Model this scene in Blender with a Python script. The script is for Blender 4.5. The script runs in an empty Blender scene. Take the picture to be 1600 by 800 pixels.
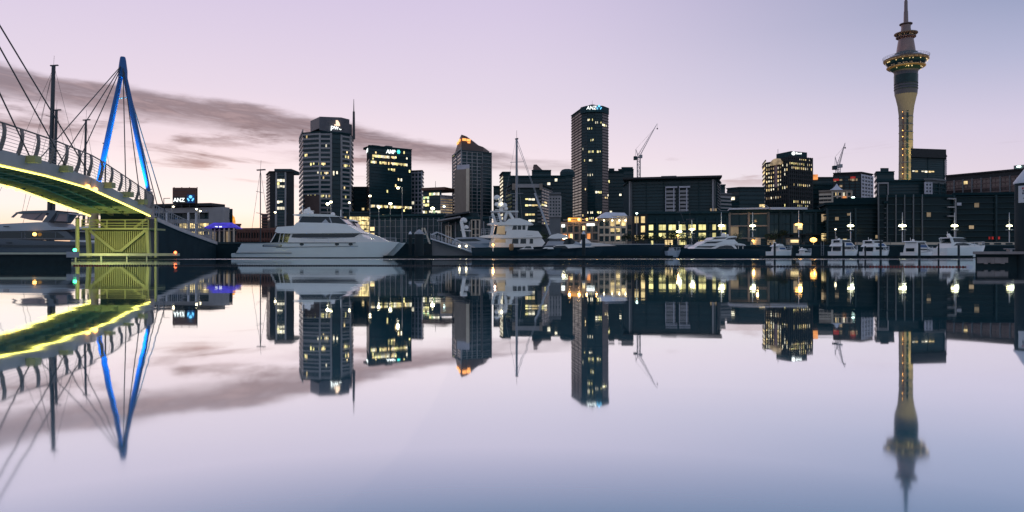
import bpy, bmesh, math, random
from mathutils import Vector, Matrix
from mathutils.geometry import tessellate_polygon
random.seed(7)
SC = bpy.context.scene
COL = SC.collection
R = math.radians

# ---------------------------------------------------------------- camera
F = 1600 * 24.0 / 36.0        # focal length in photo pixels
HZ = 399.0                    # horizon row of the photograph
CH = 0.35                     # the camera stands just above the water
GZ = 2.0                      # quay level
cam_d = bpy.data.cameras.new('camera'); cam = bpy.data.objects.new('camera', cam_d); COL.objects.link(cam)
cam_d.lens = 24; cam_d.sensor_width = 36; cam_d.clip_start = 0.05; cam_d.clip_end = 20000
cam_d.shift_y = -1.0 / 1600
cam.location = (0, 0, CH); cam.rotation_euler = (R(90), 0, 0)
SC.camera = cam

# ---------------------------------------------------------------- world: dawn sky with a cloud bank
SUN_AZ, SUN_EL = R(-24), R(2.0)
world = bpy.data.worlds.new('World'); SC.world = world; world.use_nodes = True
nt = world.node_tree; nt.nodes.clear(); N = nt.nodes; L = nt.links
def wn(t, **kw):
    n = N.new(t)
    for k, v in kw.items(): setattr(n, k, v)
    return n
def wm(op, a, b=None, c=None, clamp=False):
    n = wn('ShaderNodeMath', operation=op); n.use_clamp = clamp
    for i, v in enumerate((a, b, c)):
        if v is None: continue
        if isinstance(v, (int, float)): n.inputs[i].default_value = v
        else: L.new(v, n.inputs[i])
    return n.outputs[0]
def wmap(v, a, b, c, d, smooth=True):
    n = wn('ShaderNodeMapRange'); n.interpolation_type = 'SMOOTHSTEP' if smooth else 'LINEAR'
    L.new(v, n.inputs[0])
    for i, q in enumerate((a, b, c, d)):
        if isinstance(q, (int, float)): n.inputs[1 + i].default_value = q
        else: L.new(q, n.inputs[1 + i])
    return n.outputs[0]
def wramp(v, stops):
    n = wn('ShaderNodeValToRGB'); L.new(v, n.inputs[0]); e = n.color_ramp.elements
    while len(e) < len(stops): e.new(0.5)
    for i, (p, c) in enumerate(stops): e[i].position = p; e[i].color = (*c, 1)
    return n.outputs[0]
def wmix(f, a, b, bt='MIX'):
    n = wn('ShaderNodeMix', data_type='RGBA', blend_type=bt); n.clamp_factor = True
    for i, v in ((0, f), (6, a), (7, b)):
        if isinstance(v, (int, float)): n.inputs[i].default_value = v
        elif isinstance(v, tuple): n.inputs[i].default_value = (*v, 1)
        else: L.new(v, n.inputs[i])
    return n.outputs[2]
tc = wn('ShaderNodeTexCoord'); sep = wn('ShaderNodeSeparateXYZ'); L.new(tc.outputs['Generated'], sep.inputs[0])
sx, sy, sz = sep.outputs
el = wm('MULTIPLY', wm('ARCSINE', sz), 180 / math.pi)            # elevation, degrees
az = wm('MULTIPLY', wm('ARCTAN2', sx, sy), 180 / math.pi)        # azimuth from north, degrees
hor = wm('SQRT', wm('ADD', wm('MULTIPLY', sx, sx), wm('ADD', wm('MULTIPLY', sy, sy), 1e-6)))
cosd = wm('DIVIDE', wm('ADD', wm('MULTIPLY', sx, math.sin(SUN_AZ)), wm('MULTIPLY', sy, math.cos(SUN_AZ))), hor)
dang = wm('MULTIPLY', wm('ARCCOSINE', wm('MINIMUM', wm('MAXIMUM', cosd, -1.0), 1.0)), 180 / math.pi)
e01 = wmap(el, 0, 90, 0, 1, False)
toward = wramp(e01, [(0.0, (1.15, 0.648, 0.36)), (.02, (1.1, 0.82, 0.62)), (.038, (1.02, 0.91, 0.86)), (.055, (0.95, 0.88, 0.885)), (.09, (0.9, 0.769, 0.837)), (.14, (0.77, 0.678, 0.806)), (.22, (0.67, 0.582, 0.774)), (.45, (0.36, 0.385, 0.572)), (1, (0.2, 0.253, 0.403))])
side = wramp(e01, [(0.0, (0.86, 0.648, 0.7)), (.05, (0.78, 0.658, 0.753)), (.10, (0.64, 0.587, 0.753)), (.15, (0.42, 0.445, 0.636)), (.19, (0.28, 0.334, 0.519)), (.24, (0.2, 0.263, 0.435)), (.45, (0.19, 0.263, 0.424)), (1, (0.16, 0.213, 0.36))])
away = wramp(e01, [(0.0, (0.38, 0.466, 0.594)), (.06, (0.5, 0.526, 0.668)), (.15, (0.47, 0.516, 0.668)), (.3, (0.32, 0.405, 0.572)), (1, (0.17, 0.233, 0.382))])
skyc = wmix(wmap(dang, 20, 72, 0, 1), toward, side)
skyc = wmix(wmap(dang, 64, 130, 0, 1), skyc, away)
# cloud bank: long streaks low in the sky, thickest to the left
comb = wn('ShaderNodeCombineXYZ')
L.new(wm('MULTIPLY', az, 0.055), comb.inputs[0]); L.new(wm('MULTIPLY', wm('ADD', el, wm('MULTIPLY', az, 0.03)), 0.42), comb.inputs[1])
nz = wn('ShaderNodeTexNoise'); nz.inputs['Scale'].default_value = 1.25; nz.inputs['Detail'].default_value = 7; nz.inputs['Roughness'].default_value = .58
nz.inputs['Distortion'].default_value = .5
L.new(comb.outputs[0], nz.inputs['Vector'])
nf = nz.outputs['Fac']
comb2 = wn('ShaderNodeCombineXYZ')
L.new(wm('MULTIPLY', az, 0.16), comb2.inputs[0]); L.new(wm('MULTIPLY', el, 0.8), comb2.inputs[1]); comb2.inputs[2].default_value = 3.3
nz2 = wn('ShaderNodeTexNoise'); nz2.inputs['Scale'].default_value = 1.0; nz2.inputs['Detail'].default_value = 6; nz2.inputs['Roughness'].default_value = .6
L.new(comb2.outputs[0], nz2.inputs['Vector']); nf2 = nz2.outputs['Fac']
top_lim = wm('ADD', wmap(az, -20, 8, 11.7, 7.3, False), wmap(az, -45, -20, 1.7, 0, False))     # upper edge of the bank sinks towards the right
low_lim = wmap(az, -45, 12, 8.2, 7.0, False)
up = wm('SUBTRACT', top_lim, wm('ADD', el, wm('MULTIPLY', wm('SUBTRACT', nf2, .5), 1.5)))
dn = wm('SUBTRACT', wm('ADD', el, wm('MULTIPLY', wm('SUBTRACT', nf, .5), 4.5)), low_lim)
m = wm('MULTIPLY', wmap(up, -.1, .55, 0, 1), wmap(dn, -.6, 1.3, 0, 1))
tex = wmap(nf2, .38, .62, .08, 1.0)
m = wm('MULTIPLY', m, wm('MAXIMUM', tex, wmap(up, 1.3, 3.2, 1.0, .0)))
m = wm('MULTIPLY', m, wmap(az, 8, 14, 1, 0))
wisp = wm('MULTIPLY', wmap(nf, .56, .68, 0, .75), wm('MULTIPLY', wmap(el, 4.6, 6, 0, 1), wmap(el, 7, 9, 1, 0)))
m = wm('MINIMUM', wm('ADD', m, wm('MULTIPLY', wisp, wmap(dang, 25, 70, 1, .55))), 1.0)
cloudc = wramp(wmap(el, 5, 13, 0, 1, False), [(0, (.58, .40, .40)), (.3, (.34, .25, .28)), (.6, (.22, .17, .21)), (1, (.26, .215, .265))])
cloudc = wmix(wmap(dang, 70, 140, 0, .7), cloudc, (.2, .2, .28))
comb3 = wn('ShaderNodeCombineXYZ'); L.new(wm('MULTIPLY', az, 0.30), comb3.inputs[0]); L.new(wm('MULTIPLY', wm('ADD', el, wm('MULTIPLY', az, 0.10)), 2.1), comb3.inputs[1]); comb3.inputs[2].default_value = 7.7
nz3 = wn('ShaderNodeTexNoise'); nz3.inputs['Scale'].default_value = 1.0; nz3.inputs['Detail'].default_value = 6; nz3.inputs['Roughness'].default_value = .62; nz3.inputs['Distortion'].default_value = .6
L.new(comb3.outputs[0], nz3.inputs['Vector']); nf3 = nz3.outputs['Fac']
m = wm('MULTIPLY', m, wmap(nf3, .32, .52, .8, 1.0))
cloudc = wmix(wmap(nf3, .46, .68, 0, .28), cloudc, (.62, .45, .48))
skyc = wmix(wm('MULTIPLY', m, .97), skyc, cloudc)
stx = wn('ShaderNodeTexSky'); stx.sky_type = 'NISHITA'; stx.sun_disc = False
stx.sun_elevation = SUN_EL; stx.sun_rotation = SUN_AZ; stx.air_density = 1.2; stx.dust_density = 2.0
bg1 = wn('ShaderNodeBackground'); bg2 = wn('ShaderNodeBackground'); addn = wn('ShaderNodeAddShader'); wo = wn('ShaderNodeOutputWorld')
L.new(skyc, bg1.inputs[0]); bg1.inputs[1].default_value = 1.0
L.new(stx.outputs[0], bg2.inputs[0]); bg2.inputs[1].default_value = 0.006
L.new(bg1.outputs[0], addn.inputs[0]); L.new(bg2.outputs[0], addn.inputs[1]); L.new(addn.outputs[0], wo.inputs[0])
world.cycles.sampling_method = 'MANUAL'; world.cycles.sample_map_resolution = 512

# ---------------------------------------------------------------- sun (still behind the skyline) and exposure
sl = bpy.data.lights.new('sun', 'SUN'); sl.energy = 0.012; sl.angle = R(40); sl.color = (1, .72, .55)
so = bpy.data.objects.new('sun', sl); COL.objects.link(so)
so.rotation_euler = Vector((math.sin(SUN_AZ), math.cos(SUN_AZ), math.tan(SUN_EL))).to_track_quat('Z', 'Y').to_euler()
SC.view_settings.view_transform = 'Standard'; SC.view_settings.look = 'None'; SC.view_settings.exposure = 0.0; SC.view_settings.gamma = 1.0
SC.cycles.use_denoising = True
SC.cycles.max_bounces = 6; SC.cycles.glossy_bounces = 4; SC.cycles.diffuse_bounces = 2; SC.cycles.transmission_bounces = 2
SC.cycles.sample_clamp_indirect = 6.0; SC.cycles.caustics_reflective = False; SC.cycles.caustics_refractive = False

# ---------------------------------------------------------------- materials
MATS = {}
def mat(name, col, rough=.6, spec=.4, metal=0.0, var=.18, scale=.7, streak=0.0):
    if name in MATS: return MATS[name]
    m = bpy.data.materials.new(name); m.use_nodes = True; t = m.node_tree; b = t.nodes['Principled BSDF']
    b.inputs['Roughness'].default_value = rough; b.inputs['Specular IOR Level'].default_value = spec; b.inputs['Metallic'].default_value = metal
    g = t.nodes.new('ShaderNodeNewGeometry'); mp = t.nodes.new('ShaderNodeMapping'); mp.inputs['Scale'].default_value = (1, 1, 1 - .75 * streak)
    t.links.new(g.outputs['Position'], mp.inputs[0])
    n = t.nodes.new('ShaderNodeTexNoise'); n.inputs['Scale'].default_value = scale; n.inputs['Detail'].default_value = 5
    t.links.new(mp.outputs[0], n.inputs['Vector'])
    oi = t.nodes.new('ShaderNodeObjectInfo')
    a = t.nodes.new('ShaderNodeMath'); a.operation = 'ADD'; t.links.new(n.outputs['Fac'], a.inputs[0])
    a2 = t.nodes.new('ShaderNodeMath'); a2.operation = 'MULTIPLY'; a2.inputs[1].default_value = .35; t.links.new(oi.outputs['Random'], a2.inputs[0]); t.links.new(a2.outputs[0], a.inputs[1])
    r = t.nodes.new('ShaderNodeMapRange'); r.inputs[1].default_value = .3; r.inputs[2].default_value = 1.05; r.inputs[3].default_value = 1 - var; r.inputs[4].default_value = 1 + var
    t.links.new(a.outputs[0], r.inputs[0])
    x = t.nodes.new('ShaderNodeMix'); x.data_type = 'RGBA'; x.blend_type = 'MULTIPLY'; x.inputs[0].default_value = 1; x.inputs[6].default_value = (*col, 1)
    t.links.new(r.outputs[0], x.inputs[7]); t.links.new(x.outputs[2], b.inputs['Base Color'])
    MATS[name] = m; return m
def emat(name, col, strength, scale=0.0, lo=.4, hi=1.3, rnd=True):
    """something that gives off light: lamp, lit window, lit sign, or a face with its floodlight put in"""
    if name in MATS: return MATS[name]
    m = bpy.data.materials.new(name); m.use_nodes = True; t = m.node_tree; b = t.nodes['Principled BSDF']
    b.inputs['Base Color'].default_value = (*[c * .3 for c in col], 1); b.inputs['Emission Color'].default_value = (*col, 1); b.inputs['Emission Strength'].default_value = strength
    b.inputs['Roughness'].default_value = .5
    if scale:
        g = t.nodes.new('ShaderNodeNewGeometry'); n = t.nodes.new('ShaderNodeTexNoise'); n.inputs['Scale'].default_value = scale; n.inputs['Detail'].default_value = 3
        t.links.new(g.outputs['Position'], n.inputs['Vector'])
        r = t.nodes.new('ShaderNodeMapRange'); r.inputs[1].default_value = .32; r.inputs[2].default_value = .68; r.inputs[3].default_value = strength * lo; r.inputs[4].default_value = strength * hi
        t.links.new(n.outputs['Fac'], r.inputs[0]); s = r.outputs[0]
        if rnd:
            oi = t.nodes.new('ShaderNodeObjectInfo'); q = t.nodes.new('ShaderNodeMapRange'); q.inputs[3].default_value = .45; q.inputs[4].default_value = 1.25
            t.links.new(oi.outputs['Random'], q.inputs[0]); k = t.nodes.new('ShaderNodeMath'); k.operation = 'MULTIPLY'
            t.links.new(s, k.inputs[0]); t.links.new(q.outputs[0], k.inputs[1]); s = k.outputs[0]
        t.links.new(s, b.inputs['Emission Strength'])
    MATS[name] = m; return m

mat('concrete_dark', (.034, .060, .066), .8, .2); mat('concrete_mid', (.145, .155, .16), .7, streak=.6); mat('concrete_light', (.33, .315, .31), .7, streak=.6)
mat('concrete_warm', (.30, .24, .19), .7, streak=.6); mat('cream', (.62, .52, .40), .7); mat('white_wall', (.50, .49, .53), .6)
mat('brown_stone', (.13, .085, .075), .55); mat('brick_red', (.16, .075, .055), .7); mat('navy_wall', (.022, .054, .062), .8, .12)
mat('glass_dark', (.018, .050, .058), .14, .2, var=.3, scale=.15); mat('glass_mid', (.028, .05, .062), .10, .6, var=.3, scale=.15); mat('glass_warm', (.06, .042, .040), .15, .6, var=.35, scale=.12)
mat('glass_pink', (.30, .20, .20), .2, .6)  # dawn pink put into the glass colour of left edges and yacht screens
mat('steel_grey', (.30, .30, .31), .45, .5); mat('steel_dark', (.05, .055, .06), .5); mat('steel_white', (.66, .66, .68), .4)
mat('pylon_blue', (.016, .11, .31), .4, .4, var=.05); mat('pylon_base', (.42, .34, .31), .6)  # pylon blue holds part of the blue uplighting in its colour
mat('deck_lit_green', (.30, .34, .19), .6); mat('fascia', (.58, .52, .49), .6); mat('rail_post', (.22, .19, .17), .5)  # deck colour holds the green cast of the yellow strip light
mat('yellow_lit_paint', (.38, .38, .18), .55); mat('timber', (.52, .50, .36), .7, scale=3, streak=.5)  # pier paint holds the yellow floodlight in its colour
mat('gel_white', (.86, .83, .77), .22, .5, var=.05); mat('gel_grey', (.42, .44, .47), .25, .5, var=.05); mat('hull_navy', (.008, .022, .030), .2, .4, var=.1); mat('hull_slate', (.10, .12, .14), .25, .5, var=.08)
mat('boat_glass', (.008, .022, .028), .08, .5, var=.1); mat('antifoul', (.02, .03, .035), .6); mat('rubber', (.012, .014, .015), .6); mat('teak', (.30, .17, .08), .6)
mat('canvas_blue', (.10, .16, .30), .8); mat('pile_dark', (.014, .024, .026), .8, scale=4, streak=.8); mat('red_float', (.22, .035, .025), .5, var=.3, scale=5); mat('black_float', (.02, .02, .02), .5)
mat('pontoon_conc', (.30, .24, .22), .85, var=.35, scale=4); mat('weed', (.010, .022, .024), .9, var=.4, scale=6); mat('seawall', (.018, .036, .042), .9, .08, var=.35, scale=.5)
mat('paving', (.12, .115, .11), .8); mat('asphalt', (.05, .05, .052), .9); mat('bark', (.05, .038, .03), .9); mat('leaf', (.035, .06, .03), .7, var=.4, scale=1.5)
mat('tower_conc', (.27, .25, .20), .75, streak=.8); mat('tower_steel', (.20, .145, .135), .35, .5, .5); mat('sign_dark', (.02, .025, .03), .4); mat('roof_white', (.62, .62, .66), .5)
mat('red_paint', (.35, .04, .03), .5); mat('sign_white', (.72, .68, .66), .5); mat('ink', (.02, .02, .02), .6); mat('ink_red', (.5, .05, .04), .6); mat('crane_paint', (.40, .36, .36), .5)
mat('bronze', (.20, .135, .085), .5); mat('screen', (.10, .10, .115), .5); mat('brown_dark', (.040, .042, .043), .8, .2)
emat('lit_warm', (1, .74, .34), 1.5, .55); emat('lit_yellow', (1, .88, .36), 1.6, .5); emat('lit_pale', (1, .90, .66), 1.5, .5); emat('lit_green', (.72, 1, .55), 1.1, .5); emat('lit_gold', (1, .76, .34), 1.1, 1.2, .15, 1.9)
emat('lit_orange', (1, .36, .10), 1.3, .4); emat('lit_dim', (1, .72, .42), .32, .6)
emat('lamp_white', (1, .95, .55), 7); emat('lamp_amber', (1, .46, .10), 6); emat('lamp_star', (1, .90, .55), 14); emat('lamp_small', (1, .85, .55), 9); emat('lamp_green', (.05, 1, .35), 9); emat('lamp_red', (1, .16, .05), 6); emat('lamp_cyan', (.7, 1, .9), 8)
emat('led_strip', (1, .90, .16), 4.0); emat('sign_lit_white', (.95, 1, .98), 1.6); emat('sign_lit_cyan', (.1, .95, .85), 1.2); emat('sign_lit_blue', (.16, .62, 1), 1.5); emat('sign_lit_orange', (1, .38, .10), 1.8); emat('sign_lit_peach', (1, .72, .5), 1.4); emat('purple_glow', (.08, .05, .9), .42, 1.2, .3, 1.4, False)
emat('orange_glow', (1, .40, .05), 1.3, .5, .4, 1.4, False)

# ---------------------------------------------------------------- helpers
def W(px, d): return (px - 800.0) / F * d
def Z(py, d): return CH + (HZ - py) / F * d
def P(px, py, d): return Vector((W(px, d), d, Z(py, d)))
LABELS = set()
def thing(name, label, cat, loc=(0, 0, 0), group=None, rz=0.0):
    o = bpy.data.objects.new(name, None); COL.objects.link(o); o.location = loc; o.rotation_euler = (0, 0, rz)
    o.empty_display_size = .5; o['label'] = label; o['category'] = cat
    if group: o['group'] = group
    return o
def tag(o, label, cat, group=None):
    o['label'] = label; o['category'] = cat
    if group: o['group'] = group
    return o
class MB:
    def __init__(s): s.v = []; s.f = []
    def add(s, vs, fs):
        k = len(s.v); s.v += [tuple(v) for v in vs]; s.f += [tuple(i + k for i in f) for f in fs]; return s
    def box(s, x0, x1, y0, y1, z0, z1):
        return s.add([(x0, y0, z0), (x1, y0, z0), (x1, y1, z0), (x0, y1, z0), (x0, y0, z1), (x1, y0, z1), (x1, y1, z1), (x0, y1, z1)],
                     [(0, 3, 2, 1), (4, 5, 6, 7), (0, 1, 5, 4), (1, 2, 6, 5), (2, 3, 7, 6), (3, 0, 4, 7)])
    def tube(s, a, b, r0, r1=None, n=6):
        a, b = Vector(a), Vector(b); r1 = r0 if r1 is None else r1; d = (b - a)
        if d.length < 1e-6: return s
        d.normalize(); u = d.orthogonal().normalized(); w = d.cross(u); vs = []
        for p, r in ((a, r0), (b, r1)):
            for i in range(n):
                t = 2 * math.pi * i / n; vs.append(p + (u * math.cos(t) + w * math.sin(t)) * r)
        fs = [(i, (i + 1) % n, n + (i + 1) % n, n + i) for i in range(n)] + [tuple(range(n - 1, -1, -1)), tuple(range(n, 2 * n))]
        return s.add(vs, fs)
    def bar(s, a, b, w, h):
        """square bar from a to b; w across, h upward"""
        a, b = Vector(a), Vector(b); d = (b - a).normalized(); up = Vector((0, 0, 1))
        if abs(d.z) > .98: up = Vector((0, 1, 0))
        sd = d.cross(up).normalized() * w / 2; u = sd.cross(d).normalized() * h / 2
        vs = [a - sd - u, a + sd - u, a + sd + u, a - sd + u, b - sd - u, b + sd - u, b + sd + u, b - sd + u]
        return s.add(vs, [(0, 1, 2, 3), (4, 7, 6, 5), (0, 4, 5, 1), (1, 5, 6, 2), (2, 6, 7, 3), (3, 7, 4, 0)])
    def lathe(s, prof, c=(0, 0, 0), n=24):
        k = len(prof); vs = []
        for r, z in prof:
            for i in range(n):
                t = 2 * math.pi * i / n; vs.append((c[0] + r * math.cos(t), c[1] + r * math.sin(t), c[2] + z))
        fs = [(j * n + i, j * n + (i + 1) % n, (j + 1) * n + (i + 1) % n, (j + 1) * n + i) for j in range(k - 1) for i in range(n)]
        fs += [tuple(range(n - 1, -1, -1)), tuple(range((k - 1) * n, k * n))]
        return s.add(vs, fs)
    def prism(s, poly, z0, z1):
        """vertical prism over a plan polygon"""
        n = len(poly); vs = [(x, y, z0) for x, y in poly] + [(x, y, z1) for x, y in poly]
        return s.add(vs, [tuple(range(n - 1, -1, -1)), tuple(range(n, 2 * n))] + [(i, (i + 1) % n, n + (i + 1) % n, n + i) for i in range(n)])
    def ball(s, c, r, n=8, sz=1.0):
        pr = [(max(.001, r * math.sin(math.pi * k / n)), -r * sz * math.cos(math.pi * k / n)) for k in range(n + 1)]
        return s.lathe(pr, c, n + 2)
    def sheetprof(s, pts, wf, y0=0.0, ya=None):
        """side profile (x,z) polygon with thickness: y from y0-wf(x,z) to y0+wf(x,z), or between two functions"""
        n = len(pts); tri = tessellate_polygon([[Vector((x, z, 0)) for x, z in pts]])
        fa = (lambda x, z: y0 - wf(x, z)); fb = (lambda x, z: y0 + wf(x, z)) if ya is None else ya
        vs = [(x, fa(x, z), z) for x, z in pts] + [(x, fb(x, z), z) for x, z in pts]
        fs = [tuple(t) for t in tri] + [tuple(n + i for i in reversed(t)) for t in tri] + [(i, (i + 1) % n, n + (i + 1) % n, n + i) for i in range(n)]
        return s.add(vs, fs)
    def mesh(s, name, m):
        me = bpy.data.meshes.new(name); me.from_pydata(s.v, [], s.f); me.materials.append(MATS[m])
        b = bmesh.new(); b.from_mesh(me); bmesh.ops.recalc_face_normals(b, faces=b.faces); b.to_mesh(me); b.free(); return me
    def build(s, name, m, parent=None, smooth=False, loc=None):
        me = s.mesh(name, m)
        if smooth:
            me.polygons.foreach_set('use_smooth', [True] * len(me.polygons))
            if smooth != 'all': me.set_sharp_from_angle(angle=R(40))
        o = bpy.data.objects.new(name, me); COL.objects.link(o)
        if parent: o.parent = parent
        if loc: o.location = loc
        return o
UNIT = {}
def unit(m):
    if m not in UNIT: UNIT[m] = MB().box(-.5, .5, -.5, .5, -.5, .5).mesh('box_' + m, m)
    return UNIT[m]
def ubox(name, m, parent, c, s, rz=0.0):
    o = bpy.data.objects.new(name, unit(m)); COL.objects.link(o); o.parent = parent; o.location = c; o.scale = s; o.rotation_euler = (0, 0, rz); return o
def copy_tree(o, parent=None):
    c = o.copy(); COL.objects.link(c); c.parent = parent
    for ch in o.children: copy_tree(ch, c)
    return c
def struct(o): o['kind'] = 'structure'; return o
def lettering(text, m, parent, loc, size, rz=0.0, name='lettering', depth=.1, sx=1.0, lean=0.0):
    cu = bpy.data.curves.new('txt', 'FONT'); cu.body = text; cu.size = size; cu.extrude = depth; cu.align_x = 'LEFT'; cu.shear = lean; cu.offset = size * .012; cu.resolution_u = 2
    t = bpy.data.objects.new('txt', cu); COL.objects.link(t)
    dg = bpy.context.evaluated_depsgraph_get(); me = bpy.data.meshes.new_from_object(t.evaluated_get(dg)); bpy.data.objects.remove(t); bpy.data.curves.remove(cu)
    me.materials.clear(); me.materials.append(MATS[m])
    o = bpy.data.objects.new(name, me); COL.objects.link(o); o.parent = parent; o.location = loc; o.rotation_euler = (R(90), 0, rz); o.scale = (sx, 1, 1); return o
def lamp(kind, name, parent, loc, energy, col, size=.3, rot=None, spot=None, blend=.5):
    l = bpy.data.lights.new(name, kind); l.energy = energy; l.color = col
    if kind == 'AREA': l.size = size
    else: l.shadow_soft_size = size
    if spot: l.spot_size = spot; l.spot_blend = blend
    o = bpy.data.objects.new(name, l); COL.objects.link(o); o.location = loc
    if parent: o.parent = parent
    if rot is not None: o.rotation_euler = rot
    return o
def aim(a, b): return (Vector(b) - Vector(a)).to_track_quat('-Z', 'Y').to_euler()

# ---------------------------------------------------------------- buildings
class Face: pass
def building(name, label, pts, top, faces=(), back=30.0, wall='concrete_dark', zb=GZ, k=0, cat='building', coping=True, wname='wall'):
    """pts: visible plan corners (photo column, distance); top: photo row of the roof at corner k"""
    w = [Vector((W(px, d), d, 0)) for px, d in pts]; z1 = Z(top, pts[k][1])
    c = sum(w, Vector()) / len(w); root = thing(name, label, cat, (c.x, c.y, zb)); o = Vector((c.x, c.y, zb))
    e0, e1 = w[-1], w[0]; m_ = (e0 + e1) / 2; bk = [p * (1 + back / p.y) for p in (e0, e1)]; bk = [p + (m_ * (1 + back / m_.y) - p) * .12 for p in bk]
    poly = [(p.x - o.x, p.y - o.y) for p in w + bk]
    MB().prism(poly, 0, z1 - zb).build(wname, wall, root)
    fr = []
    for i in range(len(pts) - 1):
        f = Face(); f.a = w[i]; f.t = (w[i + 1] - w[i]); f.len = f.t.length; f.t.normalize(); f.n = Vector((f.t.y, -f.t.x, 0)); f.rz = math.atan2(f.t.y, f.t.x)
        f.root = root; f.o = o; f.z1 = z1; f.d = (pts[i][1] + pts[i + 1][1]) / 2; f.i = i; fr.append(f)
        if coping: fbox(f, 'coping', wall, -.1, f.len + .1, z1 - .05, z1 + .45 + .01 * i, -.3, .45 + .01 * i)
        if i < len(faces) and faces[i]: grid(f, **faces[i])
    return root, fr
def fbox(f, name, m, s0, s1, z0, z1, d0, d1):
    p = f.a + f.t * ((s0 + s1) / 2) + f.n * ((d0 + d1) / 2)
    return ubox(name, m, f.root, (p.x - f.o.x, p.y - f.o.y, (z0 + z1) / 2 - f.o.z), (abs(s1 - s0), abs(d1 - d0), abs(z1 - z0)), f.rz)
def grid(f, r=10, c=8, sp=.35, py=None, pt=None, bays=0, pw=.5, sm='concrete_dark', pm=None, gm='glass_dark', lit=None, rnd=0.0, kinds=('lit_pale', 'lit_warm', 'lit_yellow'), merge=None, s0=0.0, s1=None, out=.3, p=.8):
    """windows set between proud spandrels and piers; lit = {row: [(from, to), ...]} as fractions of the face"""
    s1 = f.len if s1 is None else s1; pm = pm or sm
    zt = Z(pt, f.d) if pt else f.z1 - 1.0; zl = Z(py or 345, f.d); zl = max(zl, GZ + 1)
    fh = (zt - zl) / r; cw = (s1 - s0) / c; cpx = cw / f.d * F
    if merge is None: merge = cpx < 9
    i1 = .01 * f.i
    if sp > 0:
        for j in range(r + 1):
            za = zt - fh * j - fh * sp / 2; fbox(f, 'spandrel', sm, s0 - .02, s1 + .02, za, za + fh * sp, 0, out + i1)
    for b in range(bays + 1 if bays else 0):
        x = s0 + (s1 - s0) * b / bays; fbox(f, 'pier', pm, x - pw / 2, x + pw / 2, zl - fh * .3, zt + fh * .3, 0, out + .09 + i1)
    for j in range(r):
        za = zt - fh * (j + 1) + fh * sp / 2; zz = za + fh * (1 - sp); cells = []
        for q in range(c):
            u = (q + .5) / c; k = None
            if lit and any(a <= u <= b for a, b in lit.get(j, ())) and random.random() < p: k = random.choice(kinds)
            elif random.random() < rnd: k = random.choice(kinds)
            cells.append(k)
        q = 0
        while q < c:
            e = q + 1
            if cells[q] is None and merge:
                while e < c and cells[e] is None: e += 1
            g = .06 * cw
            fbox(f, 'window', cells[q] or gm, s0 + q * cw + g, s0 + e * cw - g, za - .02 + (fh * (1 - sp) * random.choice((0, 0, .15, .35)) if cells[q] else 0), zz + .02, .0, .1 if cells[q] else .07)
            if cells[q]: fbox(f, 'window', gm, s0 + q * cw + g, s0 + e * cw - g, za - .02, zz + .02, .0, .07)
            q = e
def rbox(root, f, name, m, u0, u1, za, zb_, d0, d1): return fbox(f, name, m, u0 * f.len, u1 * f.len, za, zb_, d0, d1)
def crown(seed, n=420, rx=2.2, rz=1.8):
    rd = random.Random(seed); b = MB(); blobs = [(rd.uniform(-.6, .6) * rx, rd.uniform(-.6, .6) * rx, rd.uniform(-.5, .6) * rz, rd.uniform(.35, .6)) for _ in range(9)]
    for _ in range(n):
        x, y, z, s = rd.choice(blobs); v = Vector((rd.gauss(0, 1), rd.gauss(0, 1), rd.gauss(0, 1))).normalized() * rd.uniform(.6, 1.0)
        c = Vector((x + v.x * rx * s, y + v.y * rx * s, z + v.z * rz * s)); a = Vector((rd.gauss(0, 1), rd.gauss(0, 1), rd.gauss(0, 1))).normalized(); e = a.orthogonal().normalized(); q = rd.uniform(.14, .3)
        b.add([c - a * q, c + e * q * .6, c + a * q, c - e * q * .6], [(0, 1, 2, 3)])
    return b

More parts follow.
